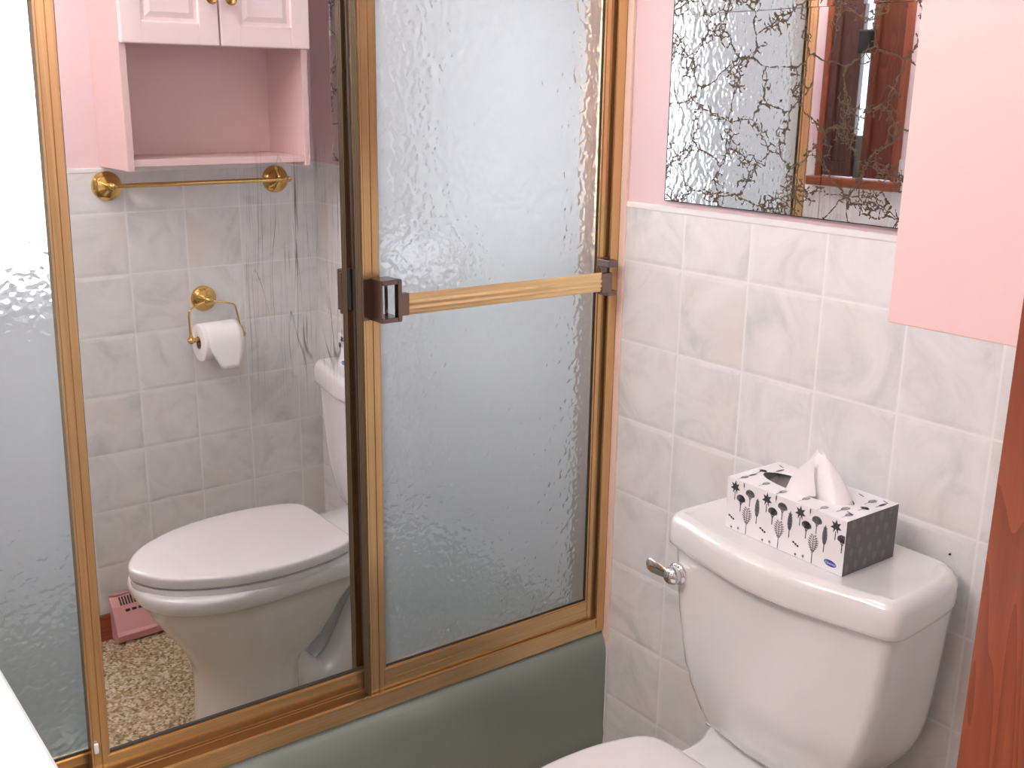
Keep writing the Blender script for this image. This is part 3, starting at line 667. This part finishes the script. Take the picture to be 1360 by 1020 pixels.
# bowl + pedestal + deck
bm = bmesh.new()
def egg(z, yf, yb, w, wb=None, n=96, p=2.2):
    """closed outline from front yf to back yb"""
    wb = w*.85 if wb is None else wb; ym = yf+(yb-yf)*.45
    h = [(0, yb), (wb*.7, yb), (wb*.97, yb-.012), (wb+(w-wb)*.35, yb-.05), (w*.98, ym+.06), (w, ym), (w*.96, ym+(yf-ym)*.35), (w*.82, ym+(yf-ym)*.65), (w*.58, ym+(yf-ym)*.87), (w*.28, ym+(yf-ym)*.98), (0, yf)]
    return [Vector((TX+q.x, q.y, z)) for q in spline([(x, y, 0) for x, y in mirror_loop(h)], n)]
loft(bm, [egg(.428, -.760, -.26, .166), egg(.426, -.768, -.25, .173), egg(.418, -.772, -.25, .1755), egg(.395, -.768, -.25, .173), egg(.386, -.762, -.25, .167), egg(.380, -.750, -.25, .158), egg(.355, -.742, -.290, .153, .125), egg(.32, -.722, -.318, .143, .118), egg(.28, -.696, -.338, .131, .110), egg(.24, -.672, -.365, .119, .104), egg(.215, -.660, -.392, .112, .100), egg(.195, -.652, -.420, .107, .097), egg(.17, -.646, -.430, .104, .095), egg(.10, -.644, -.430, .105, .096), egg(.04, -.648, -.432, .108, .100), egg(.0145, -.652, -.434, .111, .102)])
# deck under the tank
def deck(z, w0, w1, yf, r=.02):
    h = [(0, -.035), (w1*.8, -.035), (w1, -.05), (w1, -.12), (w1*.98, -.175), (w0*1.03, -.215), (w0, -.26), (w0*1.1, yf+.02), (w0*1.1, yf), (0, yf)]
    return [Vector((TX+q.x, q.y, z)) for q in spline([(x, y, 0) for x, y in mirror_loop(h)], 96)]
loft(bm, [deck(.330, .07, .085, -.36), deck(.365, .095, .112, -.37), deck(.395, .106, .126, -.38), deck(.425, .110, .132, -.38), deck(.437, .107, .129, -.37), deck(.441, .10, .122, -.36)])
# trapway bulges and foot
for s in (-1, 1):
    tube(bm, spline([(TX+s*.030, -.47, .24), (TX+s*.036, -.42, .13), (TX+s*.040, -.36, .085), (TX+s*.042, -.30, .115), (TX+s*.042, -.25, .20), (TX+s*.040, -.20, .275), (TX+s*.036, -.145, .285), (TX+s*.034, -.105, .20), (TX+s*.034, -.10, .02)], 44, closed=False), [.047]*44, 20)
loft(bm, [egg(.0142, -.50, -.05, .096, .090), egg(.034, -.50, -.052, .094, .088), egg(.044, -.495, -.056, .088, .080)])
finish('bowl', bm, M['porcelain'], toilet, smooth=True, angle=55)
for s in (-1, 1):
    bm = bmesh.new(); lathe(bm, [(.0, 0), (.014, 0), (.013, .012), (.006, .019), (.0, .020)], (TX+s*.098, -.20, .043), (0, 0, 1), 20)
    finish('floor_bolt_cap', bm, M['seat'], toilet, smooth=True)
# tank
def tank(z, wb, wf, yc, ym, n=120):
    h = [(0, -.028), (wb*.6, -.028), (wb*.93, -.030), (wb, -.042), (wb+(wf-wb)*.5, -.11), (wf, yc+.022), (wf*.985, yc+.006), (wf*.955, yc-.002), (wf*.8, yc+(ym-yc)*.30), (wf*.5, yc+(ym-yc)*.72), (wf*.22, ym*.99+yc*.01), (0, ym)]
    return [Vector((TX+q.x, q.y, z)) for q in spline([(x, y, 0) for x, y in mirror_loop(h)], n)]
bm = bmesh.new()
loft(bm, [tank(.765, .196, .206, -.205, -.229), tank(.70, .192, .200, -.203, -.228), tank(.64, .188, .193, -.202, -.227), tank(.59, .183, .184, -.201, -.226), tank(.55, .177, .174, -.200, -.224), tank(.52, .170, .162, -.199, -.221), tank(.495, .160, .149, -.197, -.217), tank(.475, .148, .136, -.195, -.213), tank(.458, .137, .124, -.192, -.208), tank(.446, .125, .112, -.186, -.200), tank(.442, .115, .10, -.178, -.190)])
finish('tank', bm, M['porcelain'], toilet, smooth=True, angle=60)
def lido(z, g=0, n=120):
    h = [(0, -.020-g*.6), (.10, -.020-g*.6), (.165, -.021-g*.6), (.192-g, -.030-g*.7), (.206-g, -.055-g*.3), (.2125-g, -.10), (.2165-g, -.165), (.2165-g, -.195), (.211-g, -.2115+g*.5), (.198-g, -.2205+g), (.165, -.228+g), (.10, -.2425+g), (.045, -.252+g), (0, -.2545+g)]
    return [Vector((TX+q.x, q.y, z)) for q in spline([(x, y, 0) for x, y in mirror_loop(h)], n)]
bm = bmesh.new()
loft(bm, [lido(.757, .012), lido(.756, .003), lido(.758, .0015), lido(.765, 0), lido(.792, .001), lido(.801, .0035), lido(.807, .0085), lido(.8105, .015), lido(.8110, .020), lido(.8100, .024)])
finish('tank_lid', bm, M['porcelain'], toilet, smooth=True, angle=70)
bm = bmesh.new()
LX, LZ = .4345, .7065
lathe(bm, [(.0, -.004), (.019, -.004), (.0195, .002), (.017, .005), (.014, .006), (.0155, .012), (.0150, .018), (.0105, .024), (.0, .026)], (LX, -.211, LZ), (0, -1, 0), 28)
rings = []
for f, w, h in ((0, .0075, .009), (.25, .009, .0095), (.55, .0085, .0115), (.8, .0075, .0125), (.95, .005, .0095), (1.0, .0015, .003)):
    c = Vector((LX-.052*f, -.226-.007*f, LZ+.006*f)); rings.append([c+Vector((0, .45*w*math.cos(2*math.pi*k/16), h*math.sin(2*math.pi*k/16))) for k in range(16)])
loft(bm, rings); o = finish('flush_lever', bm, M['chrome'], toilet, smooth=True, angle=60); o['label'] = 'chrome flush lever'
bm = bmesh.new()
tube(bm, [(.492, -.165, .405), (.492, -.165, .445)], .005, 12); lathe(bm, [(.0, 0), (.013, 0), (.013, .003), (.0, .004)], (.492, -.165, .437), (0, 0, 1), 16)
o = finish('tank_bolt', bm, M['chrome'], toilet, smooth=True); o['label'] = 'metal tank bolt'

# ------------------------------------------------------------------ tissue box
ZB = .8105
A = Vector((.5072, -.1895, ZB)); ang = math.atan2(-.0060, .2230)
ex = Vector((math.cos(ang), math.sin(ang), 0)); ey = Vector((-math.sin(ang), math.cos(ang), 0)); LXB, LYB, LZB = .223, .121, .084
def B(u, v, w): return A+ex*u+ey*v+Vector((0, 0, w))
box_t = thing('tissue_box', 'grey and white tree-print tissue box on the toilet tank lid', 'tissue box', tuple(B(LXB/2, LYB/2, 0)))
bm = bmesh.new()
bx0 = [B(0, 0, 0), B(LXB, 0, 0), B(LXB, LYB, 0), B(0, LYB, 0)]; bx1 = [B(0, 0, LZB), B(LXB, 0, LZB), B(LXB, LYB, LZB), B(0, LYB, LZB)]
def quad(p, mi=0): bm.faces.new([bm.verts.new(q) for q in p]).material_index = mi
quad([bx0[0], bx0[1], bx1[1], bx1[0]]); quad([bx0[1], bx0[2], bx1[2], bx1[1]], 4); quad([bx0[2], bx0[3], bx1[3], bx1[2]]); quad([bx0[3], bx0[0], bx1[0], bx1[3]], 0); quad(bx0[::-1])
# top with oval slot
N = 48; hole = [(LXB*.47+.083*math.copysign(abs(math.cos(a))**.8, math.cos(a)), LYB*.5+.027*math.copysign(abs(math.sin(a))**1.1, math.sin(a))) for a in [2*math.pi*i/N for i in range(N)]]
def edge_pt(u, v):
    cu, cv = LXB*.49, LYB*.5; du, dv = u-cu, v-cv; ts = []
    if du > 1e-9: ts.append((LXB-cu)/du)
    if du < -1e-9: ts.append(-cu/du)
    if dv > 1e-9: ts.append((LYB-cv)/dv)
    if dv < -1e-9: ts.append(-cv/dv)
    k = min(ts); return cu+du*k, cv+dv*k
hv = [bm.verts.new(B(u, v, LZB)) for u, v in hole]; ov = [bm.verts.new(B(*edge_pt(u, v), LZB)) for u, v in hole]
for i in range(N):
    j = (i+1) % N; bm.faces.new((hv[i], hv[j], ov[j], ov[i]))
for (cu, cv) in ((0, 0), (LXB, 0), (LXB, LYB), (0, LYB)):   # fill the corner slivers
    best = None
    for i in range(N):
        a = edge_pt(*hole[i]); b_ = edge_pt(*hole[(i+1) % N])
        if abs(a[0]-b_[0]) > 1e-6 and abs(a[1]-b_[1]) > 1e-6:
            mid = ((a[0]+b_[0])/2-cu)**2+((a[1]+b_[1])/2-cv)**2
            if best is None or mid < best[0]: best = (mid, i)
    if best: i = best[1]; bm.faces.new((ov[i], ov[(i+1) % N], bm.verts.new(B(cu, cv, LZB))))
# dark edge piping at the right corner
def patch(kind, face, u, v, s, mi):
    """flat printed motif on a face: u along, v up; returns nothing"""
    e = .00025
    def P(a, b_):
        a, b_ = u+a*s, v+b_*s
        if face == 'front': a = min(max(a, .001), LXB-.001); b_ = min(max(b_, .0008), LZB-.0008); return B(a, -e, b_)
        if face == 'right': a = min(max(a, .002), LYB-.002); b_ = min(max(b_, .002), LZB-.002); return B(LXB+e, a, b_)
        a = min(max(a, .001), LXB-.001); b_ = min(max(b_, .001), LYB-.001); return B(a, b_, LZB+e)
    def poly(pts, m): 
        try: bm.faces.new([bm.verts.new(P(*q)) for q in pts]).material_index = m
        except ValueError: pass
    if kind == 'maple':
        pts = []
        for i in range(14):
            a = math.pi*2*i/14+math.pi/2; r = (1.1, .55)[i % 2]*(1.0 if i != 7 else .5); pts.append((r*.62*math.cos(a), .25+r*.72*math.sin(a)))
        poly(pts, mi)
        poly([(-.05, -1.15), (.05, -1.15), (.05, -.2), (-.05, -.2)], mi)
    elif kind == 'round':
        for k in range(9):
            a = math.pi*k/8-.0; c = (.36*math.cos(a), .28+.28*math.sin(a)); poly([(c[0]+.20*math.cos(t_*math.pi/4), c[1]+.20*math.sin(t_*math.pi/4)) for t_ in range(8)], mi if k % 2 else 3)
        poly([(.42*math.cos(t_*math.pi/6), .22+.22*math.sin(t_*math.pi/6)) for t_ in range(12)], mi)
        poly([(-.05, -.95), (.05, -.95), (.05, .2), (-.05, .2)], mi); poly([(-.05, -.35), (.0, -.35), (.28, .1), (.22, .15)], mi); poly([(.0, -.35), (.05, -.35), (-.2, .15), (-.26, .1)], mi)
    elif kind == 'leaf':
        poly([(0, 1.0), (.14, .7), (.22, .3), (.22, -.1), (.14, -.45), (0, -.6), (-.14, -.45), (-.22, -.1), (-.22, .3), (-.14, .7)], mi)
        poly([(-.035, -1.15), (.035, -1.15), (.03, .8), (-.03, .8)], 2)
        for k in range(5):
            y_ = -.4+k*.25; poly([(0, y_), (.19, y_+.16), (.19, y_+.21), (0, y_+.06)], 2); poly([(0, y_), (-.19, y_+.16), (-.19, y_+.21), (0, y_+.06)], 2)
    elif kind == 'twig':
        poly([(-.035, -1.25), (.035, -1.25), (.02, .95), (-.02, .95)], 2)
        for k in range(8):
            y_ = -.45+k*.17; w = .42*math.sin(math.pi*(k+1)/9.5)+.05
            for s_ in (-1, 1): poly([(0, y_), (s_*w, y_+.20), (s_*w*1.0, y_+.27), (0, y_+.06)], mi); poly([(s_*w*.62+.07*math.cos(t_*math.pi/3), y_+.20+.07*math.sin(t_*math.pi/3)) for t_ in range(6)], mi)
    elif kind == 'berries':
        for c in ((-.35, .15), (0, 0), (.35, -.15)): poly([(c[0]+.19*math.cos(t_*math.pi/5), c[1]+.15*math.sin(t_*math.pi/5)) for t_ in range(10)], mi)
        poly([(-.03, -.3), (.03, -.3), (.03, .05), (-.03, .05)], mi)
    elif kind == 'blob':
        poly([(.42*math.cos(t_*math.pi/7), .2+.58*math.sin(t_*math.pi/7)) for t_ in range(14)], mi); poly([(-.05, -.95), (.05, -.95), (.05, -.3), (-.05, -.3)], mi)
# front pattern repeats along the box
PW = .0630; base = .0165
motifs = [('maple', .000, .067, .0125, 2), ('leaf', .0170, .0785, .0050, 1), ('round', .0125, .0500, .0140, 2), ('round', .0300, .0635, .0140, 1), ('twig', .0265, .026, .0172, 1),
          ('berries', -.0040, .0200, .0100, 2), ('leaf', .0455, .0480, .0170, 1), ('maple', -.0030, .0032, .0030, 2), ('maple', .0110, .0050, .0036, 1)]
for k in range(-1, 5):
    for kd, u, v, s, mi in motifs:
        uu = base+k*PW+u
        if uu < .003 or uu > LXB-.004: continue
        if uu > LXB-.036 and v < .022: continue
        patch(kd, 'front', uu, v, s*1.16, mi)
random.seed(3)
for u in range(6):
    for v, kd in ((.014, 'twig'), (.104, 'berries')):
        patch(kd, 'top', .018+u*.038, v+(.006 if u % 2 else 0), .011, 1)
for kd, u, v in (('round', .015, .06), ('leaf', .030, .085), ('leaf', .018, .035), ('round', .205, .06), ('twig', .195, .092), ('berries', .205, .03), ('twig', .19, .035), ('leaf', .212, .095)): patch(kd, 'top', u, v, .0125, 1)
for i in range(6):
    for j in range(4):
        u = .008+.0215*i+(.008 if j % 2 else 0); v = .010+.0215*j+random.uniform(-.003, .003)
        if u < LYB-.006: patch('blob' if (i+j) % 3 else 'leaf', 'right', u, v, .0105, 5) if (i+j) % 3 else patch('blob', 'right', u, v, .012, 5)
# blue logo oval with script lettering
pts = [B(LXB-.0215+.0108*math.cos(t_*math.pi/14), -.0004, .0130-.0006*math.cos(t_*math.pi/14)+.0048*math.sin(t_*math.pi/14)) for t_ in range(28)]
bm.faces.new([bm.verts.new(p) for p in pts]).material_index = 6
cu = bpy.data.curves.new('tmp_script', 'FONT'); cu.body = 'Kleenex'; cu.size = .0058; cu.align_x = 'CENTER'; cu.align_y = 'CENTER'; cu.shear = .3
to = bpy.data.objects.new('tmp_script', cu); COL.objects.link(to); bpy.context.view_layer.update()
tm = bpy.data.meshes.new_from_object(to.evaluated_get(bpy.context.evaluated_depsgraph_get())); bpy.data.objects.remove(to); bpy.data.curves.remove(cu)
nv = [bm.verts.new(B(LXB-.0215+v.co.x, -.0007, .0130+v.co.y)) for v in tm.vertices]
for p in tm.polygons:
    try: bm.faces.new([nv[i] for i in p.vertices]).material_index = 7
    except ValueError: pass
bpy.data.meshes.remove(tm)
# no recalc (keeps decals simple)
me = bpy.data.meshes.new('carton'); bm.to_mesh(me); bm.free()
for x in ('card', 'ink', 'ink_dark', 'ink_light', 'card_dark', 'card_mid', 'blue_ink', 'white_ink'): me.materials.append(M[x])
o = bpy.data.objects.new('carton', me); COL.objects.link(o); o.parent = box_t; o.location = -box_t.location
# plastic film inside the slot
mf, nt, b = newmat('clear_film'); b.inputs['Base Color'].default_value = srgb(150, 140, 145); b.inputs['Roughness'].default_value = .12; b.inputs['Alpha'].default_value = .55
bm = bmesh.new(); cu_, cv_ = LXB*.49, LYB*.5
vs = []
for r_ in range(9):
    row = []
    for j in range(25):
        uu = cu_-.080+.160*j/24; vv = cv_-.034+.068*r_/8
        dd = abs(vv-cv_)/.034; zz = LZB-.0015-(1-dd)*.012-.0025*math.sin(j*1.3+r_)*(1-dd)
        row.append(bm.verts.new(B(uu, vv, zz)))
    vs.append(row)
for a, b_ in zip(vs, vs[1:]):
    for j in range(24): bm.faces.new((a[j], a[j+1], b_[j+1], b_[j]))
o = finish('plastic_film', bm, M['card_mid'], box_t, smooth=True); o.data.materials.clear(); o.data.materials.append(mf)
# tissue
bm = bmesh.new(); rows = 22; colsN = 40; vs = []
def lerp_tab(t, tab):
    for (x0, y0), (x1, y1) in zip(tab, tab[1:]):
        if t <= x1: return y0+(y1-y0)*(t-x0)/(x1-x0)
    return tab[-1][1]
UL = [(0, .086), (.25, .094), (.45, .097), (.65, .104), (.85, .114), (1, .121)]
UR = [(0, .190), (.25, .183), (.45, .174), (.65, .164), (.85, .151), (1, .139)]
for i in range(rows):
    f = i/(rows-1); row = []; ul, ur = lerp_tab(f, UL), lerp_tab(f, UR); cx = (ul+ur)/2; w = (ur-ul)/2
    dpt = .015*(1-f)**.8+.0035
    for j in range(colsN):
        a = 2*math.pi*j/colsN
        fold = math.sin(3*a+.8+.9*f)*.28+math.sin(5*a+2.1-f)*.12
        u = cx+w*math.cos(a); v = LYB*.47+dpt*(math.sin(a)+fold)
        z = LZB-.012+f*(.078+.004*math.sin(2*a+2.2)-.010*max(0, math.cos(a))**2)
        row.append(bm.verts.new(B(u, v, z)))
    vs.append(row)
for a, b_ in zip(vs, vs[1:]):
    for j in range(colsN): bm.faces.new((a[j], a[(j+1) % colsN], b_[(j+1) % colsN], b_[j]))
bm.faces.new(vs[-1])
# loose flap draped to the front left of the peak
wing = [[(.128, .040, .060), (.116, .034, .048), (.104, .030, .034), (.097, .028, .020), (.092, .028, .006)], [(.132, .038, .030), (.118, .030, .022), (.104, .026, .012), (.094, .025, .004), (.086, .027, -.004)], [(.140, .036, .004), (.122, .030, -.001), (.108, .028, -.004), (.096, .028, -.008), (.084, .032, -.012)]]
wv = [[bm.verts.new(B(u, v, LZB+w)) for u, v, w in r] for r in wing]
for a, b_ in zip(wv, wv[1:]):
    for j in range(4): bm.faces.new((a[j], a[j+1], b_[j+1], b_[j]))
o = finish('tissue', bm, M['paper'], None, smooth=True, angle=25); tag(o, 'white tissue pulled up into a peak out of the tree-print box', 'tissue')

# ------------------------------------------------------------------ nail in wall
bm = bmesh.new(); lathe(bm, [(.0, 0), (.0016, 0), (.0016, .003), (.0, .0035)], (.7814, .001, .8121), (0, -1, 0), 10); tag(finish('nail', bm, M['black'], None), 'tiny dark nail in the tile right of the tissue box', 'nail')

# ------------------------------------------------------------------ vanity (counter corner bottom left) and its lamp
t = thing('vanity_cabinet', 'painted vanity cabinet under the white counter', 'cabinet', (.52, -1.46, .014))
bm = bmesh.new(); box(bm, (.11, YF+.008, .09), (.94, -1.225, .765), bev=.002); box(bm, (.13, YF+.008, .014), (.92, -1.27, .09)); finish('carcass', bm, M['base_cab'], t)
for xa, xb in ((.13, .52), (.53, .92)):
    bm = bmesh.new(); box(bm, (xa, -1.226, .12), (xb, -1.208, .74), bev=.003); d = finish('door', bm, M['door_pink'], t)
    bm = bmesh.new(); lathe(bm, [(.005, 0), (.005, .01), (.013, .014), (.014, .02), (.0, .026)], ((xb-.03 if xa < .3 else xa+.03), -1.208, .66), (0, 1, 0), 16); k = finish('knob', bm, M['old_brass'], d, smooth=True); k.location = (0, 0, 0)
t = thing('vanity_counter', 'white vanity counter with moulded basin, its corner showing at lower left', 'countertop', (.52, -1.46, .766))
bm = bmesh.new()
def crect(xa, xb, ya, yb, r, z, n=8):
    out = []
    for cx, cy, a0 in ((xb-r, yb-r, 0), (xa+r, yb-r, 90), (xa+r, ya+r, 180), (xb-r, ya+r, 270)):
        for i in range(n+1):
            a = math.radians(a0+90*i/n); out.append(Vector((cx+r*math.cos(a), cy+r*math.sin(a), z)))
    return out
def oval(cx, cy, rx, ry, z, n=36): 
    o_ = [Vector((cx+rx*math.cos(2*math.pi*i/n+.785/1), cy+ry*math.sin(2*math.pi*i/n+.785/1), z)) for i in range(n)]
    return o_
cr = lambda i_, z: crect(.090+i_, .960-i_, YF+.008+i_, -1.203-i_, .012, z)
def ang_oval(cx, cy, rx, ry, z):   # points matched by angle to the rectangle loop
    out = []
    for p in crect(.090, .960, YF+.008, -1.203, .012, z):
        a = math.atan2((p.y-cy)/ry, (p.x-cx)/rx); out.append(Vector((cx+rx*math.cos(a), cy+ry*math.sin(a), z)))
    return out
loft(bm, [cr(.03, .767), cr(.002, .767), cr(0, .770), cr(0, .796), cr(.004, .800), ang_oval(.52, -1.44, .235, .170, .800), ang_oval(.52, -1.44, .225, .160, .793), ang_oval(.52, -1.44, .20, .14, .74), ang_oval(.52, -1.44, .12, .08, .69), ang_oval(.52, -1.44, .03, .02, .68)])
finish('counter_slab', bm, M['white'], t, smooth=True, angle=35)
bm = bmesh.new(); lathe(bm, [(.0, 0), (.022, 0), (.020, .05), (.0, .052)], (.52, -1.655, .80), (0, 0, 1), 20); tube(bm, spline([(.52, -1.655, .84), (.52, -1.64, .90), (.52, -1.58, .915), (.52, -1.54, .88)], 14, closed=False), .010, 12); finish('faucet', bm, M['chrome'], t, smooth=True)
t = thing('vanity_light', 'brass vanity light bar with four round bulbs above the shuttered window', 'wall lamp', (.58, YF, 2.06))
bm = bmesh.new(); box(bm, (.22, YF, 2.01), (.94, YF+.035, 2.11), bev=.004); finish('back_plate', bm, M['brass'], t)
for i in range(4):
    x = .31+.18*i
    bm = bmesh.new(); lathe(bm, [(.0, 0), (.024, 0), (.022, .025), (.0, .026)], (x, YF+.035, 2.06), (0, 1, 0), 20); s_ = finish('socket', bm, M['brass'], t, smooth=True)
    bm = bmesh.new(); sphere(bm, (x, YF+.100, 2.06), .046, seg=24); q = finish('bulb', bm, M['bulb'], s_, smooth=True); q.location = (0, 0, 0)

# ------------------------------------------------------------------ light
wd = bpy.data.worlds.new('world'); S.world = wd; wd.use_nodes = True
wd.node_tree.nodes['Background'].inputs[0].default_value = (.85, .9, 1, 1); wd.node_tree.nodes['Background'].inputs[1].default_value = .4
def area(name, loc, rot, sx, sy, e, col):
    l = bpy.data.lights.new(name, 'AREA'); l.shape = 'RECTANGLE'; l.size = sx; l.size_y = sy; l.energy = e; l.color = col
    o = bpy.data.objects.new(name, l); COL.objects.link(o); o.location = loc; o.rotation_euler = rot; return o
# ceiling lamp (opal disc) over the room centre
t = thing('ceiling_light', 'round opal ceiling lamp over the middle of the bathroom', 'ceiling lamp', (.62, -.80, CEIL))
bm = bmesh.new(); lathe(bm, [(.0, 0), (.17, 0), (.17, .02), (.0, .021)], (.62, -.80, CEIL), (0, 0, -1), 32); finish('base', bm, M['brass'], t, smooth=True)
bm = bmesh.new(); lathe(bm, [(.0, .02), (.15, .02), (.145, .045), (.11, .068), (.05, .08), (.0, .082)], (.62, -.80, CEIL), (0, 0, -1), 32); finish('diffuser', bm, emit('lit_opal', (.95, .98, 1, 1), 6.8), t, smooth=True)
# hall daylight falling through the doorway
area('hall_daylight', (2.6, -1.0, 2.2), (0, math.radians(40), 0), .8, 1.0, 14, (.93, .96, 1))

# ------------------------------------------------------------------ camera
cam = bpy.data.cameras.new('camera'); co = bpy.data.objects.new('camera', cam); COL.objects.link(co)
cam.sensor_width = 36; cam.lens = 36*1417.45/1360; cam.clip_start = .01
yaw, pitch, roll = math.radians(141.94286), math.radians(-15.44122), math.radians(.79924)
f = Vector((math.cos(pitch)*math.cos(yaw), math.cos(pitch)*math.sin(yaw), math.sin(pitch)))
r0 = f.cross(Vector((0, 0, 1))).normalized(); u0 = r0.cross(f)
r = math.cos(roll)*r0+math.sin(roll)*u0; u = -math.sin(roll)*r0+math.cos(roll)*u0
co.matrix_world = Matrix(((r.x, u.x, -f.x, 1.53455), (r.y, u.y, -f.y, -1.42563), (r.z, u.z, -f.z, 1.47293), (0, 0, 0, 1)))
S.camera = co
S.view_settings.view_transform = 'Standard'; S.view_settings.look = 'None'; S.view_settings.gamma = 1
S.view_settings.use_curve_mapping = False; S.view_settings.exposure = 0.95
